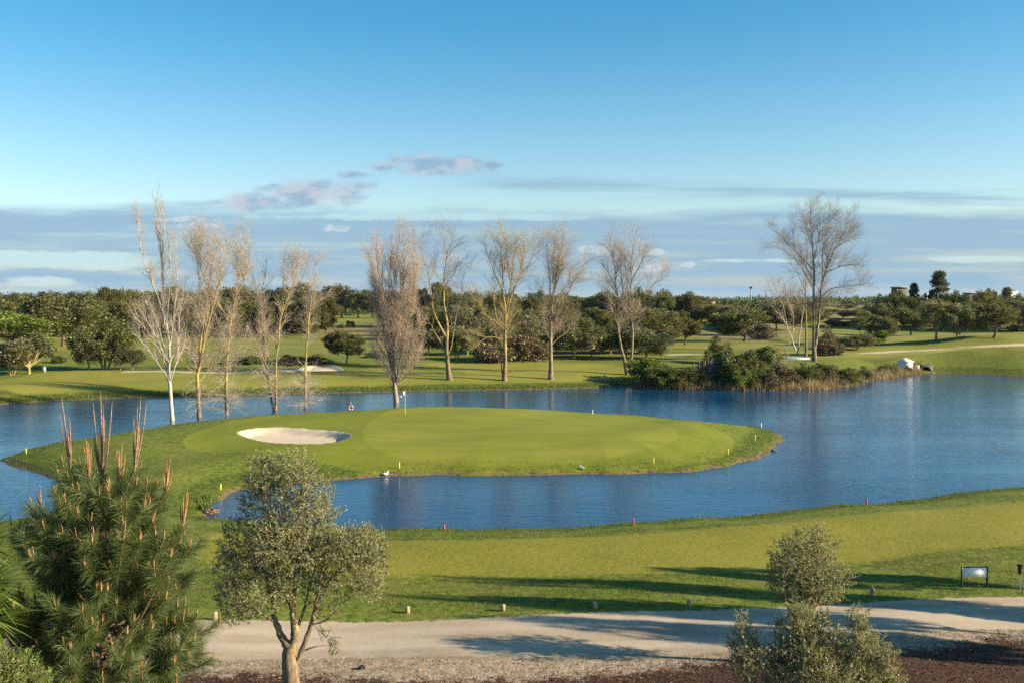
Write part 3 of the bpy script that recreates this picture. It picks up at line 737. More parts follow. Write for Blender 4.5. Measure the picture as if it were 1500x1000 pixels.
bare_tree((739, 557), [SP([(739, 558), (740, 522), (740, 484), (741, 455), (737, 426), (736, 390), (730, 350)], .40),
    SP([(741, 470), (752, 425), (776, 385), (786, 360)], .15), SP([(740, 486), (729, 474), (711, 460), (698, 438)], .12), SP([(741, 460), (749, 410), (753, 370), (756, 345)], .13),
    SP([(740, 500), (721, 493), (706, 498), (697, 508)], .09), SP([(737, 430), (722, 395), (712, 365), (706, 352)], .11), SP([(750, 430), (764, 395), (768, 360)], .10), SP([(738, 400), (742, 365), (738, 342)], .10), SP([(728, 472), (724, 440), (726, 415)], .08),
    SP([(737, 552), (734, 530), (738, 495), (733, 470)], .12, k=.3)],
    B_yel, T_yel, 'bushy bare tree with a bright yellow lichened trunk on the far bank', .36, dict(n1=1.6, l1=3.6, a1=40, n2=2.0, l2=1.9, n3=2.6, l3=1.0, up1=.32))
bare_tree((806, 555), [SP([(807, 556), (807, 505), (808, 462), (811, 426), (817, 395), (824, 350)], .38),
    SP([(807, 455), (805, 409), (801, 358)], .13), SP([(809, 470), (824, 445), (838, 415), (850, 395), (858, 382)], .13), SP([(807, 506), (820, 494), (832, 488), (842, 489)], .09), SP([(808, 460), (796, 435), (792, 415)], .07),
    SP([(812, 425), (826, 385), (836, 352)], .12), SP([(811, 440), (840, 410), (852, 412)], .06), SP([(806, 505), (804, 470), (812, 440), (812, 395)], .11, k=.4), SP([(809, 415), (812, 375), (812, 345)], .10)],
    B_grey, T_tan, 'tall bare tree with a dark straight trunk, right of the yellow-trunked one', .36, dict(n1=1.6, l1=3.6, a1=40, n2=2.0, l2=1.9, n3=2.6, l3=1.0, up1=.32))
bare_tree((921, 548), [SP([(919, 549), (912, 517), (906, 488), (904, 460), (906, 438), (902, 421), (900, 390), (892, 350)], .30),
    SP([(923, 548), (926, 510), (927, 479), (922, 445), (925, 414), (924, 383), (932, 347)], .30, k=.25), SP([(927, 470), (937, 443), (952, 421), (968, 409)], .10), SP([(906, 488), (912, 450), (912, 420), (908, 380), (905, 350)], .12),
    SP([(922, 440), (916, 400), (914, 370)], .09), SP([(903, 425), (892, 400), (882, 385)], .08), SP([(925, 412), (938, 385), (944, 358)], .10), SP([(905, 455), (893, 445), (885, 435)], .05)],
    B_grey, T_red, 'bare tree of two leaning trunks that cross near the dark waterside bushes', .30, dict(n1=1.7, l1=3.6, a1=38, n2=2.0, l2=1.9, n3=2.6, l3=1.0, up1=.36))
# the tall group on the point
bare_tree((1192, 529), [SP([(1193, 531), (1192, 502), (1192, 465), (1192, 427), (1192, 390), (1189, 345), (1187, 302)], .48, e=.03),
    SP([(1194, 510), (1199, 465), (1201, 430), (1205, 407), (1217, 372), (1230, 345), (1240, 312)], .34, k=-.3), SP([(1192, 425), (1167, 392), (1145, 376), (1122, 364)], .14), SP([(1191, 395), (1162, 360), (1142, 337)], .12),
    SP([(1201, 437), (1214, 424), (1232, 420), (1256, 416)], .11), SP([(1198, 472), (1208, 457), (1226, 447), (1238, 446)], .09), SP([(1209, 400), (1230, 390), (1250, 388)], .09), SP([(1219, 368), (1238, 355), (1258, 345)], .10),
    SP([(1190, 445), (1165, 437), (1136, 435)], .10), SP([(1192, 380), (1202, 350), (1206, 318)], .12), SP([(1190, 360), (1176, 335), (1168, 312)], .11), SP([(1205, 405), (1205, 370), (1212, 338), (1216, 315)], .12), SP([(1226, 350), (1224, 330), (1226, 308)], .08), SP([(1192, 410), (1180, 385), (1176, 360)], .08)],
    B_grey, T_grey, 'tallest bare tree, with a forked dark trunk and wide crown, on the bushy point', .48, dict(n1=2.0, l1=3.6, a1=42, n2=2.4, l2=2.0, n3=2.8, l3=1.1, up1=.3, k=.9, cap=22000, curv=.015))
bare_tree((1180, 524), [SP([(1180, 525), (1181, 477), (1180, 430), (1182, 372), (1181, 330)], .27), SP([(1181, 430), (1170, 400), (1160, 385)], .08), SP([(1181, 410), (1190, 385), (1194, 360)], .07), SP([(1181, 390), (1172, 360), (1170, 340)], .07)],
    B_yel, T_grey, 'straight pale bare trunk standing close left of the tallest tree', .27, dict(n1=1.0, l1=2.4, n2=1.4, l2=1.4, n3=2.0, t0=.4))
bare_tree((1169, 518), [SP([(1168, 519), (1172, 485), (1177, 452), (1179, 425), (1176, 400)], .20), SP([(1177, 450), (1168, 425), (1162, 405)], .06)], B_white, T_grey, 'thin whitish leaning bare trunk between the straight pale trunk and the dead boughs', .2, dict(n1=.9, l1=1.8, n2=1.4, l2=1.2, n3=1.8, t0=.4))
bare_tree((1164, 513), [SP([(1166, 514), (1154, 482), (1145, 465), (1130, 448), (1122, 430)], .20), SP([(1153, 480), (1148, 450), (1138, 425), (1132, 408)], .11), SP([(1160, 497), (1162, 465), (1152, 440), (1146, 418)], .10), SP([(1146, 466), (1136, 440), (1128, 415)], .07)],
    B_white, T_tan, 'pale dead-looking tree leaning left beside the tallest tree', .2, dict(n1=1.5, l1=2.4, n2=1.9, l2=1.4, n3=2.0, t0=.3, a1=40))
bare_tree((1140, 556), [SP([(1140, 557), (1146, 543), (1152, 528), (1156, 515), (1157, 502)], .09), SP([(1149, 535), (1150, 518), (1148, 506)], .05), SP([(1143, 550), (1136, 535), (1134, 520)], .03), SP([(1145, 546), (1140, 530), (1141, 516)], .03)],
    B_white, T_tan, 'small bare sapling with a pale leaning stem in front of the low white-edged roof', .09, dict(n1=4, l1=1.2, n2=3, l2=.6, n3=3, l3=.35, t0=.05, a1=35), 'bare_sapling', D=150)
# ------------------------------------------------------------------ leafy trees seen across the water: prototypes, then copies
L_cork = leafmat('cork_leaves', (0.049, 0.057, 0.017), (0.130, 0.129, 0.037), (0.233, 0.213, 0.078))
L_grey = leafmat('olive_leaves_far', (0.074, 0.080, 0.035), (0.174, 0.171, 0.078), (0.283, 0.260, 0.135))
L_pine = leafmat('stone_pine_needles', (0.019, 0.034, 0.011), (0.058, 0.086, 0.022), (0.118, 0.145, 0.039))
L_lime = leafmat('fresh_leaves', (0.075, 0.106, 0.013), (0.175, 0.225, 0.027), (0.300, 0.312, 0.094))
L_gold = leafmat('budding_leaves', (0.100, 0.094, 0.031), (0.213, 0.181, 0.062), (0.300, 0.250, 0.100))
L_conif = leafmat('dark_conifer_needles', (0.013, 0.023, 0.015), (0.034, 0.050, 0.031), (0.068, 0.084, 0.052), rand=.2)
L_twig = leafmat('twiggy_brush', (0.076, 0.055, 0.036), (0.173, 0.136, 0.086), (0.277, 0.228, 0.152), trans=.25)
L_bush = leafmat('bush_leaves', (0.036, 0.054, 0.014), (0.100, 0.127, 0.031), (0.182, 0.197, 0.063))
L_br = leafmat('bright_bush_leaves', (0.056, 0.106, 0.013), (0.125, 0.200, 0.027), (0.213, 0.275, 0.062))
B_cork = barkmat('cork_bark', (.055, .040, .028), (.12, .09, .06), None, 2.0)
B_ylim = barkmat('yellow_limb_bark', (.15, .11, .06), (.30, .24, .11), (.34, .30, .08), 2.0, .5)

def leaf_proto(name, H, Wd, crown0, shape, leafm, barkm, n_cl=70, per=95, leaf=.30, trunks=1, cl_r=.8, lean=0.0, flat=1.0, trunk_r=None, hollow=.55, label=None):
    """a tree of height H and width Wd standing at the origin; crown starts at crown0*H"""
    root = bpy.data.objects.new(name, None); root.empty_display_size = .3
    z0 = crown0 * H; hz = (H - z0) / 2; cz = z0 + hz; R = Wd / 2
    # an uneven hull: a few big lobes
    lob = []
    for k in range(7):
        a = rng.random() * 2 * PI; rr = (.25 + .35 * rng.random()) * R
        lob.append((rr * math.cos(a), rr * math.sin(a), cz + hz * rng.uniform(-.35, .45), R * rng.uniform(.45, .62), hz * rng.uniform(.45, .65)))
    cl = []; ph0 = rng.random() * 6
    while len(cl) < n_cl:
        u = nrm(rng.normal(size=3)); r = rng.random() ** .35
        if shape == 'dome':
            aa = math.atan2(u[1], u[0]); kk = .80 + .14 * math.sin(3 * aa + ph0) + .10 * math.sin(5 * aa + 2 * ph0)
            p = np.array([u[0] * R * r * kk * 1.1, u[1] * R * r * kk * 1.1, z0 + abs(u[2]) * 2 * hz * r * .97 * (.84 + .16 * math.sin(4 * aa + ph0)) + .1 * rng.random()])
            if p[2] > z0 + 2 * hz: continue
        elif shape == 'cone':
            f = rng.random() ** 1.3; rad = R * (1 - f) ** .75 * (.75 + .4 * rng.random()); a = rng.random() * 2 * PI
            p = np.array([rad * math.cos(a), rad * math.sin(a), z0 + f * 2 * hz])
        else:
            L = lob[rng.integers(len(lob))]
            p = np.array([L[0] + u[0] * L[3] * r, L[1] + u[1] * L[3] * r, L[2] + u[2] * L[4] * r])
            q = np.array([p[0] / R, p[1] / R, (p[2] - cz) / hz])
            if (q ** 2).sum() > 1.02 or ((q ** 2).sum() < hollow ** 2 and rng.random() < .8): continue
            if p[2] < z0 + .1: continue
        cl.append(p)
    cl = np.array(cl)
    # trunk and limbs
    tr = trunk_r or (.022 * H + .06)
    P, RR = [], []
    for k in range(trunks):
        a = 2 * PI * k / trunks + .5; o = .0 if trunks == 1 else .25
        top = np.array([math.cos(a) * o * 4 + lean, math.sin(a) * o * 4, z0 + .45 * hz])
        b0 = np.array([math.cos(a) * o, math.sin(a) * o, -.3])
        P.append(resample([b0, b0 * .5 + top * .5 + np.array([rng.normal() * .12, rng.normal() * .12, 0]) - np.array([lean * .3, 0, 0]), top], 10)); f = np.linspace(0, 1, 10)
        rr = tr / math.sqrt(trunks) * (1 - f * .55); rr[0] *= 1.5; rr[1] *= 1.15; RR.append(rr)
    tb = MB(); V, Q = tubes(np.array(P), np.array(RR), 7); tb.add(V, Q)
    pick = rng.choice(len(cl), min(len(cl), 26), False)
    LP, LR = [], []
    for i in pick:
        tk = P[rng.integers(trunks)]; j = rng.integers(5, 9); s0 = tk[j]; e = cl[i]
        mid = s0 * .5 + e * .5 + np.array([0, 0, -.12 * abs(e[2] - s0[2])]) + rng.normal(size=3) * .12
        LP.append(resample([s0, mid, e], 7)); LR.append(tr * .38 * (1 - np.linspace(0, 1, 7) * .85))
    V, Q = tubes(np.array(LP), np.array(LR), 5); tb.add(V, Q)
    # leaves
    M = n_cl * per
    ci = np.repeat(np.arange(n_cl), per)
    csz = cl_r * (.6 + .8 * rng.random(n_cl))[ci]
    u = nrm(rng.normal(size=(M, 3))); r = rng.random(M) ** .45
    off = u * (r * csz)[:, None] * np.array([1, 1, .72 * flat])
    p = cl[ci] + off
    ctr = np.array([0, 0, cz - .3 * hz])
    d = nrm(nrm(p - ctr) * .5 + u * .5 + rng.normal(size=(M, 3)) * .75 + np.array([0, 0, .2]))
    sz = leaf * (.6 + .8 * rng.random(M))
    V, Q = cards(p, d, sz, sz * .62)
    t = tb.build('trunk', barkm, root, True); c = mk('crown', V, Q, mat=leafm, parent=root)
    C.objects.unlink(t); C.objects.unlink(c)
    return root, H, Wd

PROTO = {}
def proto(key, *a, variants=2, **k):
    PROTO[key] = [leaf_proto(*a, **k) for _ in range(variants)]

proto('wood', 'cork_oak', 9, 10, .03, 'lobed', L_cork, B_cork, n_cl=110, per=110, leaf=.36, cl_r=1.05, variants=4)
proto('cork', 'cork_oak', 9, 10, .17, 'lobed', L_cork, B_cork, n_cl=95, per=110, leaf=.34, cl_r=.95, variants=3)
proto('multi', 'olive_tree', 7, 8, .20, 'lobed', L_cork, B_ylim, n_cl=80, per=110, leaf=.28, trunks=3, cl_r=.8, trunk_r=.30)
proto('olive', 'olive_tree', 6, 6.5, .1, 'lobed', L_grey, B_ylim, n_cl=80, per=110, leaf=.26, cl_r=.75, variants=3)
proto('pine', 'stone_pine', 10, 10, .42, 'dome', L_pine, B_cork, n_cl=110, per=110, leaf=.34, cl_r=.85, variants=3)
proto('round', 'round_tree', 6, 7, .25, 'lobed', L_cork, B_cork, n_cl=80, per=110, leaf=.26, cl_r=.7, lean=.5)
proto('lime', 'leafy_tree', 9, 10, .15, 'lobed', L_lime, B_cork, n_cl=95, per=110, leaf=.34, cl_r=.9, variants=2)
proto('gold', 'budding_tree', 9, 6, .2, 'lobed', L_gold, B_ylim, n_cl=60, per=80, leaf=.30, cl_r=.8, variants=2)
proto('conifer', 'dark_conifer', 14, 8, .08, 'cone', L_conif, B_cork, n_cl=120, per=110, leaf=.36, cl_r=1.0, variants=2)
proto('bush', 'bush', 3, 4.2, .0, 'dome', L_bush, B_cork, n_cl=60, per=120, leaf=.17, cl_r=.5, trunk_r=.05, variants=3)
proto('brush', 'twiggy_bush', 3, 4.2, .0, 'dome', L_twig, B_cork, n_cl=60, per=90, leaf=.20, cl_r=.6, trunk_r=.05, variants=2)
proto('bright', 'bright_bush', 3, 3, .0, 'lobed', L_br, B_cork, n_cl=50, per=120, leaf=.16, cl_r=.45, trunk_r=.04, variants=2)

KIND = dict(wood=('cork_oak', 'tree'), cork=('cork_oak', 'tree'), multi=('cork_oak', 'tree'), olive=('olive_tree', 'tree'), pine=('stone_pine', 'tree'), round=('cork_oak', 'tree'), lime=('leafy_tree', 'tree'), gold=('budding_tree', 'tree'),
            conifer=('conifer_tree', 'tree'), bush=('bush', 'bush'), brush=('twiggy_bush', 'bush'), bright=('bright_bush', 'bush'))
NTREE = [0]
WID = dict(olive=1.18, multi=1.1, cork=1.08)
def plant(key, bx, by, top, width, label, group=None, D=None):
    b = hit(bx, by) if D is None else None
    if b is None:
        p = at_y(bx, by, D); b = np.array([p[0], D, float(height(np.array([p[0]]), np.array([D]))[0])])
    s = ppm(b[1])
    H = (CAMZ + b[1] * ray(bx, top)[2] / ray(bx, top)[1]) - b[2]
    Wd = width / s * WID.get(key, 1.0)
    v = PROTO[key]; root, h0, w0 = v[NTREE[0] % len(v)]; NTREE[0] += 1
    o = copy_thing(root, tuple(b), (Wd / w0 * 1.1, Wd / w0 * rng.uniform(.95, 1.2), H / h0), rng.random() * 6.28, label, KIND[key][1], group)
    o.name = KIND[key][0]
    return o

# --- left meadow
plant('lime', 22, 512, 456, 125, 'broad bright yellow-green tree with pale tips at the left edge')
plant('lime', 3, 492, 449, 40, 'small vivid lime tree peeping over the broad yellow-green one')
plant('olive', 42, 547, 488, 72, 'grey-green spreading olive tree in front of the bright yellow-green tree')
plant('multi', 18, 549, 503, 44, 'short many-stemmed olive at the left edge under the grey-green one')
plant('cork', 92, 507, 424, 96, 'largest cork oak on the left with a dark trunk on the sunlit slope')
plant('multi', 154, 540, 465, 80, 'olive-green tree with several yellow trunks left of the white poplar')
plant('olive', 131, 541, 472, 46, 'smaller tree crowded against the yellow-trunked one')
plant('olive', 176, 541, 500, 26, 'little olive sapling right of the yellow-trunked tree')
plant('olive', 194, 541, 505, 24, 'little olive sapling half behind the twigs of the white poplar')
plant('bush', 85, 531, 517, 22, 'dark low bush on the slope below the largest cork oak')
plant('gold', 184, 494, 440, 26, 'slim yellow-green tree at the edge of the left wood')
gw = 'cork oaks of the wood along the left skyline'; lw = 'dark olive-green cork oak in the wood along the left skyline'
for x, t, wd, by in [(-40, 428, 60, 486), (-8, 430, 52, 484), (14, 429, 50, 486), (38, 427, 56, 484), (62, 431, 46, 480), (80, 426, 50, 477), (112, 428, 46, 480), (132, 424, 44, 484), (150, 417, 52, 487), (172, 423, 44, 486), (190, 425, 40, 481), (206, 422, 46, 484), (226, 424, 44, 486),
                     (246, 421, 46, 484), (264, 419, 44, 482), (284, 424, 42, 484), (304, 418, 48, 485), (326, 421, 44, 485), (347, 417, 44, 486), (368, 420, 46, 484), (390, 423, 44, 485), (410, 419, 44, 485), (432, 414, 46, 485), (452, 420, 40, 484)]:
    plant('wood', x, by, t, wd * 1.15, lw, gw)
gb = 'grey brush at the foot of the left wood'; lb = 'grey-brown leafless brush at the foot of the left wood'
for x, t, wd in [(222, 468, 34), (262, 462, 32), (290, 456, 34), (318, 452, 38), (342, 456, 36), (368, 458, 36), (392, 461, 32), (418, 460, 34), (446, 458, 34)]:
    plant('brush', x, 489, t, wd, lb, gb)
for x, wd in [(345, 50), (375, 34)]:
    plant('bush', x, 532, 517, wd, 'low dark hedge bush on the bank beyond the bare island trees', 'low hedge bushes beyond the bare island trees')
for x, wd in [(425, 46), (462, 46)]:
    plant('brush', x, 532, 519, wd, 'low brown brush on the bank above the far sand bunker', 'brown brush above the far bunker')
# --- middle
plant('round', 508, 532, 483, 64, 'round olive-green tree with a leaning dark trunk above the far sand bunker')
gm = 'dark cork oaks in the middle of the skyline'; lm = 'dark cork oak over shade in the middle of the skyline, left of the reddish poplar'
for x, t, wd in [(478, 424, 38), (501, 418, 54), (525, 425, 44), (546, 426, 46), (566, 425, 46)]:
    plant('cork', x, 466, t, wd, lm, gm)
plant('bush', 513, 480, 467, 16, 'small dark bush on the dry straw-coloured field')
plant('bush', 501, 481, 473, 12, 'smaller of two dark bushes on the dry straw-coloured field')
plant('bush', 552, 523, 513, 40, 'dark low bush right of the round leaning tree')
for x, t, wd, by in [(592, 428, 48, 478), (612, 418, 46, 480), (633, 410, 52, 480), (656, 426, 46, 478), (676, 430, 44, 478), (694, 424, 50, 474), (596, 446, 50, 486), (645, 448, 56, 488)]:
    plant('wood', x, by, t, wd, 'brownish cork oak in the clump behind the open spreading bare tree', 'cork oaks behind the open spreading bare tree')
plant('lime', 686, 486, 448, 50, 'bright green bush-like tree in the clump behind the spreading bare tree')
plant('multi', 669, 527, 477, 36, 'small brown-leaved tree right of the spreading bare tree')
plant('brush', 722, 529, 465, 66, 'tall dark twiggy thicket left of the yellow-trunked bare tree')
plant('pine', 739, 482, 424, 60, 'dark umbrella stone pine behind the yellow-trunked bare tree')
plant('pine', 793, 476, 424, 60, 'dark umbrella stone pine left of the straight dark-trunked bare tree')
plant('pine', 832, 471, 427, 52, 'dark umbrella stone pine right of the straight dark-trunked bare tree')
plant('brush', 778, 527, 468, 62, 'tall dark twiggy thicket between the yellow-trunked and straight bare trees')
plant('olive', 757, 500, 466, 46, 'pale olive tree behind the yellow-trunked bare tree')
plant('olive', 840, 526, 462, 66, 'pale olive tree with a bright forked trunk on the far fairway')
plant('olive', 866, 523, 470, 54, 'grey olive tree next to the one with the bright forked trunk')
plant('olive', 888, 512, 474, 46, 'olive tree half hidden left of the crossing bare trunks')
plant('pine', 882, 476, 426, 66, 'broad stone pine left of the crossing bare trunks')
plant('bush', 853, 468, 452, 24, 'dark bush under the skyline pines left of the crossing trunks')
plant('pine', 936, 478, 420, 58, 'stone pine behind the crossing bare trunks')
plant('cork', 966, 474, 421, 42, 'bright leafy green broadleaf tree between two dark stone pines')
plant('gold', 991, 466, 440, 30, 'thin half-bare tree in front of the dark stone pine')
plant('pine', 1012, 476, 426, 56, 'darkest stone pine, standing at the right end of the skyline row')
plant('olive', 1022, 474, 440, 26, 'green column-like tree under the darkest stone pine')
plant('olive', 918, 524, 470, 44, 'grey olive tree right behind the crossing bare trunks')
plant('olive', 948, 526, 476, 52, 'grey olive tree above the waterside bushes')
plant('cork', 962, 506, 448, 66, 'cork oak with pale leaf tips behind the grey olive')
plant('round', 1003, 505, 466, 52, 'round cork oak with a leaning trunk left of the wide one')
plant('round', 972, 500, 456, 52, 'dark round cork oak pressed against the pale-tipped one')
plant('gold', 1048, 474, 444, 30, 'light brown budding tree beside the darkest stone pine')
plant('cork', 1090, 500, 453, 82, 'wide cork oak standing alone above the dark waterside bush')
for x, t, wd, by in [(1112, 441, 44, 482), (1138, 438, 42, 482), (1162, 440, 44, 484), (1084, 444, 34, 474)]:
    plant('olive', x, by, t, wd, 'olive-brown tree in the thin row behind the wide cork oak', 'thin row behind the wide cork oak')
plant('brush', 1118, 497, 470, 40, 'brown thicket under the leaning dead tree')
plant('brush', 1215, 520, 480, 46, 'grey thicket right of the tallest bare tree')
# --- right meadow
plant('olive', 1238, 510, 491, 32, 'small low olive nearest the tallest bare tree')
plant('olive', 1256, 512, 489, 36, 'small low grey olive beside the bright green bush')
plant('bright', 1279, 506, 480, 36, 'bright green small tree under the dark cork oak')
plant('cork', 1275, 504, 457, 46, 'dark cork oak behind the bright green small tree')
plant('cork', 1296, 501, 461, 40, 'brown-green cork oak in the middle of the right-hand row')
plant('cork', 1335, 491, 452, 50, 'dark cork oak with a clear black trunk in its own shade')
plant('gold', 1371, 497, 440, 44, 'airy olive-yellow tree with a pale trunk right of the black-trunked oak')
plant('olive', 1402, 495, 443, 38, 'tall grey olive tree between the airy tree and the big round one')
plant('round', 1455, 495, 444, 70, 'big round sunlit tree with a forked dark trunk on the right lawn')
plant('pine', 1312, 480, 425, 66, 'broad dome-shaped pine behind the right-hand row')
plant('conifer', 1338, 478, 418, 28, 'dark pointed tree just right of the dome-shaped pine')
plant('conifer', 1375, 478, 401, 46, 'tallest blue-green conifer on the right skyline')
plant('pine', 1401, 478, 424, 46, 'dark round tree right of the tallest conifer')
plant('cork', 1424, 477, 436, 40, 'grey-green tree between the round dark tree and the brown one')
plant('gold', 1437, 472, 424, 26, 'tawny brown budding tree on the right skyline')
plant('lime', 1458, 474, 431, 30, 'bright lime-green tree on the right skyline')
plant('pine', 1451, 462, 421, 24, 'small dark pine behind the tawny tree')
plant('conifer', 1474, 464, 423, 26, 'dark conifer behind the lime-green tree')
plant('pine', 1493, 478, 429, 46, 'black-green pine at the right edge of the skyline')
plant('bush', 1496, 485, 470, 44, 'clipped bush below the black-green pine at the right edge')
plant('cork', 1542, 480, 428, 60, 'dark cork oak just outside the right edge')
for x, wd, by, t in [(1190, 36, 470, 458), (1212, 34, 466, 452), (1236, 36, 467, 453), (1262, 36, 468, 452), (1240, 34, 455, 444), (1205, 30, 452, 443), (1275, 36, 458, 444), (1228, 30, 478, 467)]:
    plant('gold' if wd == 34 else 'olive', x, by, t, wd, 'low yellow-green grove tree right of the tallest bare tree', 'low yellow-green grove')
for x, wd in [(1222, 24), (1243, 26)]:
    plant('bush', x, 477, 468, wd, 'dark low bush at the lower edge of the yellow-green grove', 'dark bushes below the grove')
gx_ = 'trees of the dense belt behind the far fairway'; lx = 'olive-green tree in the dense belt between the far fairway and the skyline pines'
for x in range(588, 1000, 21):
    kk = ('wood', 'olive', 'wood', 'multi')[(x // 21) % 4]
    plant(kk, x + rng.uniform(-6, 6), 496 + rng.uniform(-5, 4), 449 + rng.uniform(-6, 8), 46, lx, gx_)
for x in range(584, 1010, 17):
    plant('wood', x + rng.uniform(-5, 5), 478 + rng.uniform(-4, 4), 433 + rng.uniform(-5, 6), 40, lx, gx_)
for x in range(600, 980, 30):
    plant('olive', x + rng.uniform(-8, 8), 517 + rng.uniform(-4, 3), 480 + rng.uniform(-5, 5), 44, lx, gx_)
gy_ = 'trees filling the right-hand skyline'; ly = 'dull green tree filling the belt under the right-hand skyline'
for x in range(1288, 1520, 19):
    plant(('wood', 'olive')[(x // 19) % 2], x + rng.uniform(-6, 6), 482 + rng.uniform(-4, 3), 440 + rng.uniform(-5, 6), 40, ly, gy_)
gz_ = 'second rank of the left wood'; lz = 'olive-brown tree of the second rank in the left wood'
for x in range(-20, 480, 26):
    plant('wood', x + rng.uniform(-6, 6), 492 + rng.uniform(-3, 3), 438 + rng.uniform(-5, 6), 44, lz, gz_)
gq = 'trees above the dark waterside bushes'; lq = 'olive-brown tree in the thin line between the wide cork oak and the horizon'
for x in range(1030, 1200, 22):
    plant('olive', x + rng.uniform(-6, 6), 474 + rng.uniform(-3, 3), 446 + rng.uniform(-4, 4), 34, lq, gq)
# --- the bushy point
gbp, lbp = 'tangled bushes of the point', 'dark tangled bush among many on the bushy point'
for x, by, t, wd in [(956, 562, 536, 40), (986, 564, 530, 44), (1022, 562, 530, 34), (1040, 556, 512, 40), (1066, 560, 515, 44), (1094, 565, 525, 40), (1114, 560, 528, 36), (1128, 566, 542, 34), (1160, 562, 540, 34), (1190, 558, 534, 36), (1222, 562, 542, 34), (1202, 548, 528, 34), (1100, 545, 512, 44), (1062, 540, 505, 40), (1140, 545, 526, 30)]:
    plant('brush' if x in (1128, 1160, 1222) else 'bush', x, by, t, wd, lbp, gbp)

plant('bright', 944, 557, 516, 52, 'mid-green leafy bush right of the crossing bare trunks')
plant('bush', 968, 563, 527, 64, 'dark spreading bush at the water, left of the grey palisade')
plant('bush', 1004, 562, 532, 52, 'dark bush between the spreading one and the grey palisade')
plant('bush', 1052, 532, 491, 44, 'olive-coloured bush behind the grey palisade')
plant('bush', 1080, 560, 503, 66, 'largest dark bush on the point, right of the grey palisade')
plant('bush', 1106, 561, 520, 42, 'bush sloping down right of the largest dark one')
plant('bright', 1083, 568, 532, 30, 'small bright green bush at the waterline')
plant('bush', 1122, 532, 500, 52, 'dark bush behind the low white-edged roof')
plant('brush', 1148, 562, 533, 52, 'brown dry brush around the leaning sapling')
plant('bush', 1174, 552, 530, 38, 'green bush in front of the tallest trunk')
plant('bush', 1210, 556, 526, 42, 'green bush right of the tallest trunk')
plant('bush', 1238, 560, 533, 46, 'rounded bush at the tip of the point')
plant('bush', 1262, 554, 535, 36, 'small bush among the dry reeds of the point')
plant('bush', 1298, 546, 530, 30, 'tawny bush nearest the white pump house')
# --- far scenery as masses
def far_mass(name, pts, mat, n, leaf):
    Vs, Qs, k = [], [], 0
    for x, by, top, wd, D in pts:
        p = at_y(x, by, D); z0 = float(height(np.array([p[0]]), np.array([D]))[0]); zt = at_y(x, top, D)[2]
        hh = max(zt - z0, 2.0); ww = wd / ppm(D) / 2
        u = nrm(rng.normal(size=(n, 3))); r = rng.random(n) ** .4
        q = np.stack([p[0] + u[:, 0] * ww * r, D + u[:, 1] * ww * r * .6, z0 + abs(u[:, 2]) * hh * r], 1)
        d = nrm(u + rng.normal(size=(n, 3)) * .6)
        V, Q = cards(q, d, leaf * D / 500 * (.6 + .8 * rng.random(n)), leaf * D / 500 * .7)
        Vs.append(V); Qs.append(Q + k); k += len(V)
    return tag(mk(name, np.concatenate(Vs), np.concatenate(Qs), mat=mat), kind='stuff')
pts = []
for x in np.arange(-420, 1960, 15):
    D = 820 + 260 * math.sin(x * .021) + rng.uniform(-80, 80)
    pts.append((x, 444, 438 + (0 if 1010 < x < 1290 else -4) + rng.uniform(-2, 2.5), 26, D))
for x in np.arange(-700, 2200, 22):
    pts.append((x, 440, 436 + rng.uniform(-1.5, 2), 34, 1900 + rng.uniform(-300, 300)))
far_mass('distant_woodland', pts, L_bush, 240, 1.5)
SHADE = [(24, 34.1, 7, 2.4, 'cork'), (25, 28.2, 12, 1.9, 'pine'), (26, 26.0, 11, 2.3, 'pine'), (29, 30.0, 13, 1.6, 'pine'), (26, 30.3, 6, 2.0, 'pine')]
# ------------------------------------------------------------------ near olives
L_olive = leafmat('silvery_olive_leaves', (.075, .085, .020), (.195, .202, .062), (.34, .34, .15), back=(.34, .35, .21), trans=.22, nscale=1.6, rand=.1)
L_olive2 = leafmat('pale_olive_leaves', (.085, .094, .022), (.215, .215, .062), (.38, .37, .16), back=(.38, .38, .22), trans=.25, nscale=1.8, rand=.1)
B_olive = barkmat('olive_bark', (.10, .072, .045), (.24, .175, .11), (.27, .23, .09), 4.0, .15, 1.6)
B_twig = simple('olive_twig', (.25, .21, .10), .8, .3, 6)

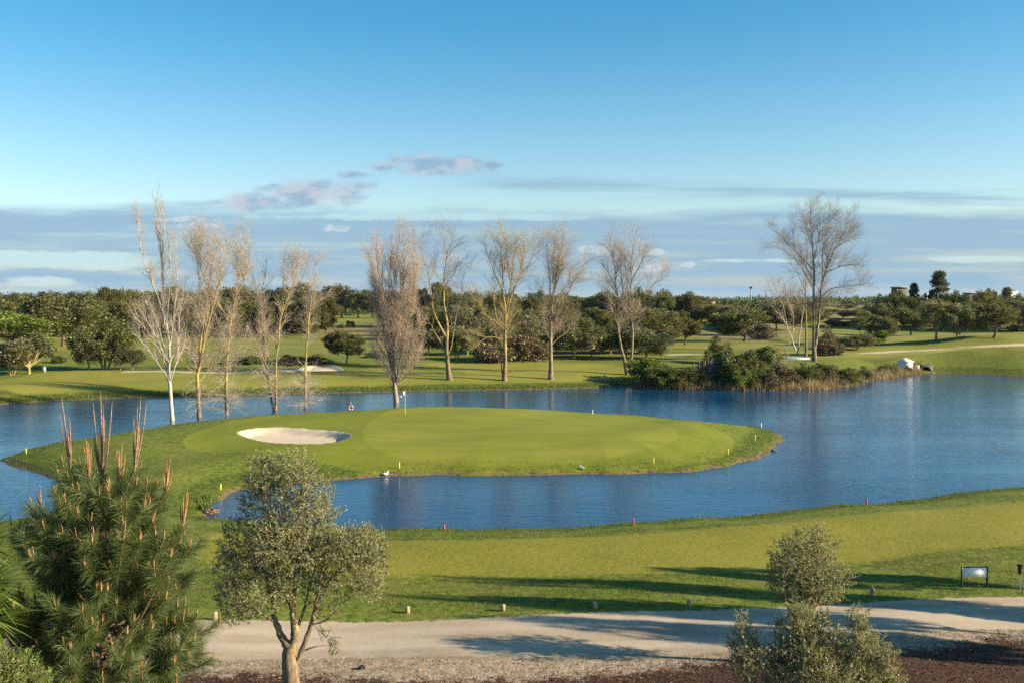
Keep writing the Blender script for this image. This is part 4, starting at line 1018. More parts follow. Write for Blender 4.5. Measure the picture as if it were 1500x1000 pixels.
def near_olive(name, base, D, stems, lobes, n_tw, leafm, label, leaf=.058, trunk_r=.2, per=26):
    Y0 = D; s = ppm(D)
    p0 = at_y(base[0], base[1], D); b = np.array([p0[0], D, float(height(np.array([p0[0]]), np.array([D]))[0])])
    root = empty(name, tuple(b), label, 'tree')
    SPs, SRs = [], []
    for i, (pts, r0, r1, k) in enumerate(stems):
        P = [at_y(x, y, Y0) + np.array([0, k * (j / (len(pts) - 1)) , 0]) for j, (x, y) in enumerate(pts)]
        P = np.array(P)
        if i == 0: P[0, 2] = b[2] - .1
        P = resample(P, 14); P[1:-1] += rng.normal(size=(12, 3)) * .012
        SPs.append(P); f = np.linspace(0, 1, 14); R = r0 * (1 - f) + r1 * f
        if i == 0: R[0] *= 1.35; R[1] *= 1.1
        SRs.append(R * (1 + .08 * rng.normal(size=14)))
    tb = MB(); V, Q = tubes(np.array(SPs), np.array(SRs), 10); tb.add(V - b, Q)
    ar = np.array([l[2] * l[3] * (l[2] + l[3]) * (l[5] if len(l) > 5 else 1) for l in lobes], float) ** .8
    cnt = np.maximum(1, (ar / ar.sum() * n_tw)).astype(int)
    allp = np.concatenate(SPs); alld = np.concatenate(SRs)
    LP, LR, TP, TR = [], [], [], []
    for (x, y, rx, ry, dz, *_), n in zip(lobes, cnt):
        c = at_y(x, y, Y0 + dz); rx, ry = rx / s, ry / s; rz = .5 * (rx + ry)
        for _k in range(max(1, n // 16)):           # boughs into the lobe
            e = c + nrm(rng.normal(size=3)) * np.array([rx, rz, ry]) * .6 * rng.random()
            j = np.argmin(np.linalg.norm(allp - e, axis=1) + (allp[:, 2] > e[2]) * 1.5 + rng.random(len(allp)) * .4)
            st = allp[j]; mid = (st + e) / 2 + np.array([0, 0, .1]) + rng.normal(size=3) * .08
            LP.append(resample([st, mid, e], 8)); r = min(alld[j] * .6, .03); LR.append(r + (.006 - r) * np.linspace(0, 1, 8))
        u = nrm(rng.normal(size=(n, 3))); rr = rng.random(n) ** .26
        e = c + u * rr[:, None] * np.array([rx, rz, ry])
        d = nrm(u * .8 + np.array([0, 0, .55]) + rng.normal(size=(n, 3)) * .45)
        L = .30 * (.6 + .8 * rng.random(n)); K = 5
        P = np.zeros((n, K, 3)); P[:, 0] = e - d * (L * .6)[:, None]; dd = d
        for k in range(1, K):
            dd = nrm(dd + rng.normal(size=(n, 3)) * .13); P[:, k] = P[:, k - 1] + dd * (L / (K - 1))[:, None]
        TP.append(P); TR.append(np.linspace(.0045, .0018, K)[None].repeat(n, 0))
    V, Q = tubes(np.array(LP), np.array(LR), 5); tb.add(V - b, Q)
    tb.build('trunk', B_olive, root, True)
    TP = np.concatenate(TP); TR = np.concatenate(TR)
    tw = MB(); V, Q = tubes(TP, TR, 3); tw.add(V - b, Q); tw.build('twigs', B_twig, root)
    n = len(TP); ii = np.repeat(np.arange(n), per); t = rng.random(n * per) ** .8 * 4; i0 = np.minimum(t.astype(int), 3); w = (t - i0)[:, None]
    pos = TP[ii, i0] * (1 - w) + TP[ii, i0 + 1] * w; tan = nrm(TP[ii, i0 + 1] - TP[ii, i0])
    rv = nrm(rng.normal(size=pos.shape)); d = nrm(tan * .75 + rv * .8)
    sz = leaf * (.6 + .7 * rng.random(len(pos)))
    V, Q = cards(pos, d, sz, sz * .30)
    mk('crown', V - b, Q, mat=leafm, parent=root)
    return root

near_olive('olive_tree', (425, 1012), 24.6,
    [([(425, 1012), (426, 985), (424, 960), (426, 945)], .25, .17, 0), ([(426, 948), (412, 932), (404, 915), (398, 900)], .12, .06, .1), ([(400, 908), (386, 898), (372, 888), (352, 880)], .045, .015, -.2), ([(403, 912), (396, 880), (384, 850), (368, 820)], .05, .015, .5),
     ([(427, 948), (432, 925), (430, 905), (428, 880)], .13, .06, -.1), ([(430, 900), (432, 850), (438, 800), (441, 740), (436, 690)], .06, .012, .2), ([(428, 890), (415, 850), (404, 800), (396, 745), (390, 700)], .05, .012, -.4),
     ([(429, 985), (440, 960), (450, 930), (458, 905), (462, 885)], .085, .05, .15), ([(461, 890), (478, 862), (496, 830), (512, 800), (525, 785)], .045, .012, .3), ([(462, 890), (470, 850), (482, 800), (490, 760)], .04, .012, -.5), ([(455, 915), (480, 905), (505, 880), (530, 860)], .03, .01, -.2), ([(460, 900), (480, 915), (490, 935)], .02, .008, .2), ([(428, 930), (440, 905), (448, 870), (460, 820)], .05, .012, .6)],
    [(382, 674, 20, 16, .1), (392, 700, 38, 30, 0), (432, 684, 36, 28, -.1), (398, 735, 48, 36, .3), (448, 725, 42, 36, -.3), (470, 745, 32, 26, .4), (360, 800, 42, 48, .2), (340, 835, 30, 40, -.3), (420, 790, 60, 46, -.5), (410, 800, 60, 46, .6),
     (470, 795, 46, 36, .2), (515, 800, 48, 38, -.2), (542, 815, 28, 44, .2), (340, 870, 26, 30, .2, .7), (385, 865, 50, 36, -.4, .7), (440, 850, 50, 34, .5, .6), (505, 850, 48, 30, .1, .7), (350, 900, 26, 16, 0, .8), (545, 860, 20, 24, .1, .7), (489, 945, 9, 14, .2, 2.0), (475, 925, 10, 9, .2, 1.5), (480, 890, 24, 16, -.2, .5), (556, 800, 14, 26, .1)],
    3700, L_olive, 'silvery olive tree with a forked trunk beside the gravel path, next to the big pine', .062, .2)
near_olive('olive_tree', (1187, 952), 27.3,
    [([(1187, 952), (1186, 925), (1189, 905), (1190, 893)], .11, .09, 0), ([(1190, 895), (1178, 870), (1168, 840), (1160, 815)], .055, .012, .2), ([(1190, 895), (1196, 860), (1196, 820), (1194, 785)], .055, .012, -.2), ([(1190, 893), (1208, 870), (1225, 850), (1240, 842)], .045, .01, .1), ([(1190, 890), (1186, 850), (1180, 810)], .04, .01, -.4)],
    [(1193, 785, 22, 18, 0), (1170, 797, 30, 24, .2), (1148, 812, 26, 28, -.1), (1206, 805, 24, 26, .1), (1180, 825, 44, 30, -.4), (1180, 825, 44, 30, .4), (1155, 850, 34, 28, .1), (1210, 845, 34, 28, -.1), (1238, 842, 20, 18, 0), (1185, 868, 46, 22, 0), (1135, 840, 16, 28, .1), (1222, 868, 24, 14, .2, .7), (1150, 878, 24, 10, 0, .7), (1196, 772, 6, 10, 0, 2)],
    1350, L_olive, 'small round olive tree at the path edge behind the sprawling olive shrub', .055, .1)
near_olive('olive_shrub', (1195, 1075), 21.5,
    [([(1195, 1075), (1190, 1030), (1178, 985), (1166, 940), (1162, 890)], .05, .01, 0), ([(1193, 1060), (1165, 1020), (1130, 975), (1104, 930)], .04, .008, .1), ([(1195, 1060), (1225, 1010), (1250, 960), (1262, 900)], .045, .008, -.1), ([(1192, 1050), (1205, 1000), (1205, 950), (1210, 920)], .035, .008, .3), ([(1195, 1060), (1240, 1030), (1280, 1000), (1300, 975)], .035, .008, .3), ([(1190, 1050), (1150, 1030), (1110, 1000), (1090, 985)], .03, .008, -.2)],
    [(1186, 905, 26, 22, .1), (1215, 925, 24, 18, -.1), (1172, 905, 18, 20, -.2), (1164, 893, 11, 20, 0, 1.5), (1158, 925, 26, 26, .1), (1180, 945, 28, 26, -.1), (1086, 912, 8, 16, 0, 1.5), (1098, 935, 14, 22, .1), (1112, 960, 22, 18, 0), (1150, 965, 32, 26, .2), (1205, 950, 26, 20, .2), (1256, 905, 16, 20, 0, 1.3), (1262, 935, 20, 28, -.1), (1244, 960, 26, 24, .1), (1285, 950, 14, 26, .2), (1200, 985, 52, 30, -.3), (1265, 985, 40, 28, 0), (1150, 1005, 44, 26, -.2), (1105, 990, 22, 12, .1, .5), (1225, 1015, 66, 30, 0), (1290, 1000, 24, 22, .1), (1082, 945, 16, 24, .2), (1090, 975, 22, 20, -.1), (1300, 965, 16, 24, -.1), (1310, 990, 18, 20, .1), (1160, 1050, 60, 30, 0, .6), (1250, 1050, 55, 30, 0, .6)],
    3100, L_olive2, 'sprawling pale olive shrub with upright shoots in front of the round olive', .060, .05, per=24)

# ------------------------------------------------------------------ the young pine
L_need = leafmat('long_pine_needles', (.062, .098, .030), (.145, .19, .065), (.26, .31, .13), trans=.32, nscale=2.0, rand=.05, rough=.45)
B_pine = barkmat('pine_bark', (.12, .075, .05), (.24, .155, .10), None, 5.0)
B_shoot = simple('pine_shoot', (.36, .27, .12), .7, .3, 10)
M_cand = simple('orange_candle', (.34, .17, .065), .75, .2, 30, dark=(.19, .10, .045))
M_cand2 = simple('pinkish_candle', (.29, .18, .11), .7, .25, 30, dark=(.15, .09, .05))

def build_pine():
    D = 10.0
    tip = at_y(150, 700, D); gx = tip[0]
    gz = float(height(np.array([gx]), np.array([D]))[0])
    b = np.array([gx, D, gz])
    root = empty('young_pine', tuple(b), 'young pine with long green needles and upright orange candles at the left', 'tree')
    H = tip[2] - gz
    TZ = tip[2]
    trunk = resample([[gx - .05, D, gz - .2], [gx + .02, D + .05, gz + H * .5], [gx - .02, D, gz + H * .8], tip], 24)
    f = np.linspace(0, 1, 24)
    tb = MB(); V, Q = tubes(trunk[None], (.13 * (1 - f) ** .8 + .012)[None], 9); tb.add(V - b, Q)
    shoots, tips = [], []      # (points, needle density), (pos, dir, kind)
    def limb(st, e, bend, r, nd, cand, sub):
        mid = st * .5 + e * .5 - np.array([0, 0, bend])
        P = resample([st, mid, e], 10); V, Q = tubes(P[None], np.linspace(r, .006, 10)[None], 6); tb.add(V - b, Q)
        shoots.append((P, nd)); dirn = nrm(P[-1] - P[-3]); tips.append((P[-1], dirn, cand))
        for k in range(sub):
            i = rng.integers(3, 9); t = nrm(P[i + 1] - P[i]) if i < 9 else dirn
            rv = rng.normal(size=3); rv -= rv.dot(t) * t; d = nrm(t * .8 + nrm(rv) * .7 + np.array([0, 0, .35]))
            L = rng.uniform(.18, .36); q = P[i]; e2 = q + d * L
            P2 = resample([q, q * .5 + e2 * .5 - np.array([0, 0, .03]), e2], 7); V, Q = tubes(P2[None], np.linspace(.008, .005, 7)[None], 5); tb.add(V - b, Q)
            shoots.append((P2, 1)); tips.append((e2, nrm(P2[-1] - P2[-2]), 'small' if rng.random() < .82 else None))
    # leader and traced upper limbs: (tip px, candle kind, depth)
    shoots.append((resample([trunk[-5], trunk[-3], tip], 12), 1.3)); tips.append((tip, np.array([0, 0, 1.]), 'lead'))
    traced = [(103, 690, 'long', .1), (130, 700, 'mid', -.3), (176, 705, 'mid', .25), (197, 690, 'long', -.1), (243, 722, 'mid', .15), (268, 770, 'mid', -.15), (222, 735, None, .45), (62, 745, 'dark', .35), (88, 765, 'dark', .5), (20, 790, 'dark', .2),
              (48, 775, 'small', -.3), (62, 792, 'small', -.5), (118, 735, 'small', .5), (185, 745, 'small', -.45), (205, 790, 'small', -.6), (52, 830, 'mids', -.6), (180, 790, 'mids', -.75), (135, 795, 'small', -.8), (265, 800, 'small', .3), (278, 800, 'small', -.1), (240, 790, 'small', -.3), (250, 815, 'small', -.5)]
    for (x, y, c, dz) in traced:
        e = at_y(x, y, D + dz); r = abs(e[0] - gx) + abs(dz)
        st = np.array([gx, D, e[2] - .25 - r * .75])
        limb(st + rng.normal(size=3) * .01, e, .10 * r, .016, 1.2, c, 3)
    # whorls below
    for zi, s in enumerate(np.arange(.55, 4.6, .27)):
        n = 6 if s < 3 else 5; a0 = rng.random() * 6.28
        for k in range(n):
            a = a0 + k * 6.283 / n + rng.normal() * .2; L = min(.36 + .30 * s, .98) * rng.uniform(.75, 1.08)
            st = np.array([gx, D, TZ - s]); e = st + np.array([math.cos(a) * L, math.sin(a) * L, L * max(.75 - .13 * s, .2)])
            limb(st, e, .10 * L, .018, 1.0, 'small' if rng.random() < .8 else None, 8 if 1.6 < s < 3.6 else (6 if s < 1.7 else 3))
    for s in np.arange(1.7, 4.4, .17):          # lower boughs towards the open side
        for k in range(2):
            a = -PI / 2 + rng.uniform(-1.1, 1.1); L = rng.uniform(.5, .85)
            st = np.array([gx, D, TZ - s]); e = st + np.array([math.cos(a) * L, math.sin(a) * L, L * .42])
            limb(st, e, .08, .015, 1.0, 'small' if rng.random() < .8 else None, 6)
    tb.build('trunk', B_pine, root, True)
    # needles
    Ps = []; Ds = []; Ls = []
    for P, nd in shoots:
        ln = np.linalg.norm(np.diff(P, axis=0), axis=1).sum(); use = min(ln, .55)
        m = int(820 * use * nd)
        t = 1 - rng.random(m) * (use / ln); f = t * (len(P) - 1); i = np.minimum(f.astype(int), len(P) - 2); w = (f - i)[:, None]
        pos = P[i] * (1 - w) + P[i + 1] * w; tan = nrm(P[i + 1] - P[i]); rv = rng.normal(size=(m, 3)); rv = nrm(rv - (rv * tan).sum(1, keepdims=True) * tan)
        an = np.radians(rng.uniform(22, 62, m))[:, None]
        Ps.append(pos); Ds.append(nrm(np.cos(an) * tan + np.sin(an) * rv)); Ls.append(rng.uniform(.11, .20, m))
    p = np.concatenate(Ps); d = np.concatenate(Ds); L = np.concatenate(Ls)[:, None]
    s = nrm(np.cross(d, rng.normal(size=d.shape))) * .0017
    droop = np.array([0, 0, -1.]) * L * .10
    m1 = p + d * L * .55
    V = np.stack([p - s, p + s, m1 + s * .9, m1 - s * .9, p + d * L + droop], 1)
    n = len(V); o = np.arange(n)[:, None] * 5
    mk('needles', V.reshape(-1, 3) - b, (o + np.array([0, 1, 2, 3])), (o + np.array([3, 2, 4])), L_need, root)
    # candles, one mesh per bud cluster
    nc = 0
    for q, dr, c in tips:
        if c is None: continue
        if q[2] < 12 - 4.5 and c == 'small' and rng.random() < .4: continue
        mb = MB()
        spec = dict(lead=(11, .92, .0078), long=(8, .80, .0070), mid=(6, .42, .0066), mids=(3, .22, .0065), dark=(4, .32, .006), small=(2, .10, .0062))[c]
        for k in range(spec[0]):
            a = rng.random() * 6.28; sp_ = {'lead': .09, 'small': .022}.get(c, .05)
            ln = spec[1] * (1 if k == 0 else rng.uniform(.45, .95))
            o2 = np.array([math.cos(a), math.sin(a), 0]) * (0 if k == 0 else sp_ * rng.uniform(.5, 1))
            up = np.array([0, 0, 1.]) * .85 + dr * .3
            up = nrm(up + o2 * .6)
            P = resample([q, q + o2 * .6 + up * ln * .4, q + o2 + np.array([0, 0, 1]) * ln * .1 + up * ln * .9], 7)
            R = spec[2] * np.array([.75, 1.05, 1.0, .95, .85, .7, .18]) * (1 + .12 * rng.normal(size=7))
            V, Q = tubes(P[None], R[None], 6); mb.add(V - b, Q)
        mb.build('candle', M_cand2 if c in ('long', 'lead', 'dark') and rng.random() < .7 else M_cand, root, True); nc += 1
    print('pine needles', n, 'candles', nc)
build_pine()

# ------------------------------------------------------------------ left-edge plants
L_yuc = leafmat('strap_leaves', (.05, .09, .012), (.11, .18, .025), (.22, .28, .06), trans=.3, nscale=3, rand=.1)
def strap_plant(name, heads, n, L, wd, matl, label, cat, D):
    c0 = at_y(*heads[0], D); gz = float(height(np.array([c0[0]]), np.array([D]))[0]); b = np.array([c0[0], D, gz])
    root = empty(name, tuple(b), label, cat)
    tb = MB(); V_, Q_, k = [], [], 0
    for (x, y) in heads:
        c = at_y(x, y, D + rng.uniform(-.2, .2))
        P = resample([[b[0], D, gz - .1], (b + c) / 2 + rng.normal(size=3) * .05, c], 10); V, Q = tubes(P[None], np.full((1, 10), .07), 8); tb.add(V - b, Q)
        d = nrm(rng.normal(size=(n, 3)) + np.array([0, 0, .45])); ln = L * (.7 + .5 * rng.random(n)); K = 6
        pts = np.zeros((n, K, 3)); pts[:, 0] = c; dd = d
        for j in range(1, K):
            dd = nrm(dd + np.array([0, 0, -.07])); pts[:, j] = pts[:, j - 1] + dd * (ln / (K - 1))[:, None]
        sd_ = nrm(np.cross(d, np.array([0, 0, 1.]) + .2 * rng.normal(size=(n, 3))))
        wv = wd * np.array([.6, 1, .95, .75, .45, .04])
        A = pts + sd_[:, None] * wv[None, :, None]; Bv = pts - sd_[:, None] * wv[None, :, None]
        V = np.stack([A, Bv], 2).reshape(-1, 3); o = (np.arange(n)[:, None] * K + np.arange(K - 1)[None]).reshape(-1, 1) * 2
        V_.append(V); Q_.append(o + np.array([0, 1, 3, 2]) + k); k += len(V)
    tb.build('trunk', B_pine, root, True)
    mk('leaves', np.concatenate(V_) - b, np.concatenate(Q_), mat=matl, parent=root)
strap_plant('strap_leaved_plant', [(-26, 858), (-18, 905), (-34, 800)], 210, .46, .013, L_yuc, 'strap-leaved green plant at the left edge, half behind the pine', 'plant', 9.0)
def shoot_shrub(name, px_, py_, D, rx, n, label):
    c = at_y(px_, py_, D); gz = float(height(np.array([c[0]]), np.array([D]))[0]); b = np.array([c[0], D, gz])
    root = empty(name, tuple(b), label, 'shrub')
    u = nrm(rng.normal(size=(n, 3))); u[:, 2] = abs(u[:, 2]); r = rng.random(n) ** .4
    e = c + u * r[:, None] * np.array([rx, rx, rx * .8]); d = nrm(u * .5 + np.array([0, 0, .8]) + rng.normal(size=(n, 3)) * .2); L = rng.uniform(.14, .30, n)
    P = np.stack([e + d * (L * t)[:, None] for t in np.linspace(-.4, .8, 5)], 1)
    tb = MB(); V, Q = tubes(P, np.linspace(.004, .0015, 5)[None].repeat(n, 0), 3); tb.add(V - b, Q)
    stems = np.stack([resample([[b[0], D, gz - .05], (b + x) / 2 + np.array([0, 0, .2]), x], 7) for x in e[:60]], 0); V, Q = tubes(stems, np.linspace(.018, .004, 7)[None].repeat(len(stems), 0), 5); tb.add(V - b, Q)
    tb.build('stems', B_pine, root, True)
    per = 44; ii = np.repeat(np.arange(n), per); t = rng.random(n * per); pos = P[ii, 0] * (1 - t[:, None]) + P[ii, -1] * t[:, None]
    dd = nrm(d[ii] * .8 + rng.normal(size=pos.shape) * .6); V, Q = cards(pos, dd,   .034 * (.7 + .6 * rng.random(len(pos))), .009)
    mk('foliage', V - b, Q, mat=leafmat('pale_shrub_leaves', (.07, .12, .025), (.16, .24, .05), (.30, .36, .13), trans=.25, nscale=4, rand=.1), parent=root)
shoot_shrub('shrub', -22, 1036, 8.2, .46, 900, 'pale green upright shrub in the bottom left corner')

# ------------------------------------------------------------------ grass, reeds and litter
G_bl = leafmat('grass_blades', (.050, .082, .012), (.115, .145, .026), (.20, .20, .06), trans=.3, nscale=.8, rand=0)
G_bank = leafmat('bank_grass_blades', (.030, .055, .007), (.082, .115, .016), (.17, .185, .04), trans=.25, nscale=.9, rand=0)
G_reed = leafmat('dry_reeds', (.20, .135, .065), (.36, .26, .14), (.48, .38, .22), trans=.2, nscale=.7, rand=0)
G_green = leafmat('green_reeds', (.06, .10, .015), (.13, .18, .03), (.22, .25, .07), trans=.3, nscale=.7, rand=0)
def blades(name, x, y, hgt, wid, mat, lean=.35, label=None):
    n = len(x); z = height(x, y)
    p = np.stack([x, y, np.maximum(z, -.05) - .01], 1); d = nrm(np.stack([rng.normal(size=n) * lean, rng.normal(size=n) * lean, np.ones(n)], 1))
    a = rng.random(n) * PI; s = np.stack([np.cos(a), np.sin(a), np.zeros(n)], 1) * (wid / 2 * (.6 + .8 * rng.random(n)))[:, None]
    L = (hgt * (.5 + rng.random(n)))[:, None]
    V = np.stack([p - s, p + s, p + d * L], 1)
    return tag(mk(name, V.reshape(-1, 3), None, np.arange(3 * n).reshape(-1, 3), mat), kind='stuff')
def cand(n, x0, x1, y0, y1):
    return rng.uniform(x0, x1, n), rng.uniform(y0, y1, n)
# near rough along the path
x, y = cand(230000, -26, 28, 32.0, 47)
k = (poly_sd(x, y, FAIR, 3) < .25 * rng.normal(size=len(x)) - .05) & (poly_sd(x, y, PATH, 3) < -.12 + .14 * rng.normal(size=len(x))) & (y > 32.3)
clump = .5 + .5 * np.sin(x * 1.3 + 2 * np.sin(y * 1.7)) * np.sin(y * 2.1 + 1.5 * np.sin(x * .9))
k &= rng.random(len(x)) < .35 + .65 * clump
blades('rough_grass', x[k], y[k], .045 + .07 * clump[k], np.full(k.sum(), .016), G_bl)
# banks of the pond
x, y = cand(900000, -75, 75, 46, 110); sd = lake_sd(x, y)
k = (sd > .12 + .45 * rng.random(len(x)) ** 2) & (sd < 2.6 * rng.random(len(x)) ** .6 + .3) & (poly_sd(x, y, FAIR, 3) < .1)
xx, yy = x[k], y[k]
cl_ = .5 + .5 * np.sin(xx * 1.1 + 2 * np.sin(yy * 1.3)) * np.sin(yy * 1.9 + 1.7 * np.sin(xx * .8))
blades('bank_grass', xx, yy, .06 + .16 * cl_ * rng.random(len(xx)), np.full(len(xx), .03), G_bank, .45)
# isthmus and island rough
x, y = cand(160000, -48, 6, 50, 84); sd = lake_sd(x, y)
k = (sd > 1.5) & (poly_sd(x, y, APRON, 3) < 0) & (poly_sd(x, y, FAIR, 3) < 0)
k &= rng.random(len(x)) < .3 + .7 * (.5 + .5 * np.sin(x * .9 + 2 * np.sin(y * .8)) * np.sin(y * 1.1 + np.sin(x * .7)))
blades('island_grass', x[k], y[k], np.full(k.sum(), .07), np.full(k.sum(), .03), G_bl)
# far bank tufts
x, y = cand(420000, -75, 45, 104, 142); sd = lake_sd(x, y)
k = (sd > .2) & (sd < .4 + 3.0 * rng.random(len(x)) ** 2)
blades('far_bank_grass', x[k], y[k], np.full(k.sum(), .22), np.full(k.sum(), .06), G_bl)
# reeds round the point
x, y = cand(230000, 14, 72, 118, 165); sd = lake_sd(x, y)
k = (sd > -.25) & (sd < .3 + 2.6 * rng.random(len(x)) ** 1.5) & (x / y > .13) & (x / y < .43)
blades('dry_reeds', x[k], y[k], (.45 + .95 * rng.random(k.sum())) * (.6 + .5 * np.sin(x[k] * .9) ** 2), np.full(k.sum(), .06), G_reed, .25)
x, y = cand(60000, 14, 90, 118, 165); sd = lake_sd(x, y)
k = (sd > .8) & (sd < 4.5) & (x / y > .13) & (x / y < .43)
blades('point_grass', x[k], y[k], .25 + .4 * rng.random(k.sum()), np.full(k.sum(), .07), G_green, .35)
# iris tufts at the inner tip of the inlet
for i, (qx, qy) in enumerate([(302, 738), (299, 747), (306, 733)]):
    c = hit(qx, qy); n = 70
    r = empty('iris_clump', tuple(c), 'bright green iris clump at the inner tip of the inlet', 'plant', 'iris clumps at the inner tip of the inlet')
    p = rng.normal(size=(n, 3)) * np.array([.22, .22, 0]); d = nrm(np.stack([rng.normal(size=n) * .45, rng.normal(size=n) * .45, np.ones(n)], 1))
    V, Q = cards(p, d, rng.uniform(.35, .7, n), .05); mk('leaves', V, Q, mat=G_green, parent=r)
# bark chips and litter
M_chip = leafmat('bark_chip', (.020, .010, .007), (.075, .040, .026), (.22, .15, .10), trans=.0, nscale=2.0, rand=0, rough=.9)
x, y = cand(60000, -22, 26, 21.5, 30.5)
mm = poly_sd(x, y, MULCH, 4); pp = poly_sd(x, y, PATH, 4)
k = ((mm > -.3) & (rng.random(len(x)) < .75)) | ((mm <= -.3) & (pp < -.1) & (rng.random(len(x)) < .16 * np.exp(mm * .5)))
x, y = x[k], y[k]; n = len(x); p = np.stack([x, y, height(x, y) + .008], 1); d = nrm(np.stack([rng.normal(size=n), rng.normal(size=n), np.abs(rng.normal(size=n)) * .3], 1))
V, Q = cards(p, d, rng.uniform(.03, .09, n), rng.uniform(.02, .05, n), np.array([0, 0, 1.]) + .5 * rng.normal(size=(n, 3)))
tag(mk('bark_chips', V, Q, mat=M_chip), kind='stuff')
M_dryst = leafmat('dry_straw', (.20, .14, .08), (.34, .26, .16), (.46, .37, .25), trans=.1, nscale=2, rand=0, rough=.9)
x, y = cand(26000, -22, 26, 24, 31.0); mm = poly_sd(x, y, MULCH, 4); pp = poly_sd(x, y, PATH, 4); k = (pp < 0) & (mm < .6) & (rng.random(len(x)) < .6)
x, y = x[k], y[k]; n = len(x); p = np.stack([x, y, height(x, y) + .006], 1); d = nrm(np.stack([rng.normal(size=n), rng.normal(size=n), np.abs(rng.normal(size=n)) * .35], 1))
V, Q = cards(p, d, rng.uniform(.05, .13, n), rng.uniform(.012, .03, n), np.array([0, 0, 1.]) + .5 * rng.normal(size=(n, 3)))
tag(mk('dry_straw', V, Q, mat=M_dryst), kind='stuff')
# ------------------------------------------------------------------ golf furniture and small things
P_yel = simple('yellow_paint', (.62, .58, .07), .5, .2, 12)
P_cream = simple('cream_paint', (.78, .72, .52), .5, .15, 12)
P_red = simple('red_paint', (.36, .045, .06), .5, .25, 12)
P_white = simple('white_paint', (.66, .65, .62), .5, .1, 8)
P_dkgreen = simple('dark_green_paint', (.018, .045, .038), .45, .2, 10)
P_black = simple('black_plastic', (.022, .020, .022), .5, .3, 14)
P_panel = simple('pale_sign_face', (.80, .82, .84), .85, .05, 3, spec=.1)
P_wood = simple('weathered_wood', (.33, .24, .14), .85, .4, 14)
P_end = simple('cut_wood', (.46, .36, .22), .85, .3, 20)
P_orange = simple('orange_buoy', (.46, .15, .08), .5, .2, 8)
P_earth = simple('brown_stone', (.13, .085, .06), .9, .4, 9)
P_feather = simple('white_feathers', (.80, .78, .70), .8, .1, 20)
P_beak = simple('orange_beak', (.55, .26, .05), .5, .1, 20)
P_conc = simple('pale_concrete', (.50, .49, .46), .8, .2, 3)
P_grey = simple('grey_roofing', (.27, .29, .30), .7, .25, 3)
P_dark = simple('dark_opening', (.012, .012, .014), .9, .2, 3)
P_gwood = simple('grey_weathered_pole', (.19, .17, .145), .9, .4, 3)
P_dgrey = simple('dark_mossy_concrete', (.085, .09, .065), .9, .4, 3)
P_steel = simple('galvanised_steel', (.30, .33, .32), .5, .2, 4)

def stake(name, qx, qy, hpx, mat, label, wd=.058, cat='stake', group=None, z=None):
    b = hit(qx, qy); H = hpx / ppm(b[1])
    r = empty(name, tuple(b), label, cat, group, rng.random())
    m = MB(); w = wd
    m.lathe([(0, -.15), (w * .62, -.15), (w * .66, 0), (w * .66, H * .93), (w * .5, H * .97), (w * .2, H), (0, H)], n=8); o = m.build('shaft', mat, r)
    m = MB(); m.lathe([(w * .70, H * .80), (w * .74, H * .81), (w * .74, H * .86), (w * .70, H * .87)], n=8); m.build('band', mat, r)
    o.rotation_euler = (rng.normal() * .03, rng.normal() * .03, 0)
    return r
for qx, qy, hp, l in [(38.5, 664, 8, 'yellow stake farthest left, on the island tip by the pine'), (323, 717, 9, 'yellow stake above the inner tip of the inlet'), (585, 686, 10, 'yellow stake on the bank near the white bird'),
                      (957.5, 679, 9, 'yellow stake on the right half of the front bank'), (1066.5, 666, 9, 'yellow stake on the sunlit bank near the right end of the island'), (1106, 645, 9, 'yellow stake at the right end of the island, above the sunlit bank')]:
    stake('yellow_stake', qx, qy, hp, P_yel, l)
for qx, qy, hp, l in [(75, 644, 7, 'pale stake on the back bank of the island tip, behind the pine'), (731.5, 596, 6, 'pale stake on the back edge of the green, right of the flag'), (868, 606, 6, 'pale stake on the back edge right of the middle of the green'), (1050, 618, 7, 'pale stake on the back edge near the right end of the island'), (1115, 627, 8, 'pale stake at the far right tip of the island')]:
    stake('pale_stake', qx, qy, hp, P_cream, l, .055)
for qx, qy, hp, l in [(651, 777, 10, 'red stake on the near bank in front of the inlet, right of the olive'), (928, 768, 11, 'red stake in the middle of the near bank'), (1269.5, 740, 11, 'red stake farthest right on the near bank')]:
    stake('red_stake', qx, qy, hp, P_red, l, .068)
for qx, qy, hp, l in [(597, 897, 9, 'wooden bollard at the path edge right of the olive tree'), (737, 894, 9, 'wooden bollard at the path edge below the middle of the lawn'), (871.5, 890, 9, 'wooden bollard at the path edge in the tree shade'), (1009, 887, 9, 'wooden bollard at the path edge left of the round olive'),
                      (1277.5, 872, 13, 'tallest wooden bollard, at the path edge right of the round olive'), (315, 907, 11, 'greyish wooden bollard half behind the olive and the pine')]:
    b = hit(qx, qy); H = hp / ppm(b[1])
    r = empty('wooden_bollard', tuple(b), l, 'bollard', None, rng.random())
    m = MB(); m.lathe([(.078, -.2), (.080, 0), (.083, H * .4), (.079, H * .9), (.070, H)], n=14); m.build('log', P_wood, r, True)
    m = MB(); m.lathe([(.070, H), (.066, H + .008), (0, H + .012)], n=14); m.build('cut_top', P_end, r)
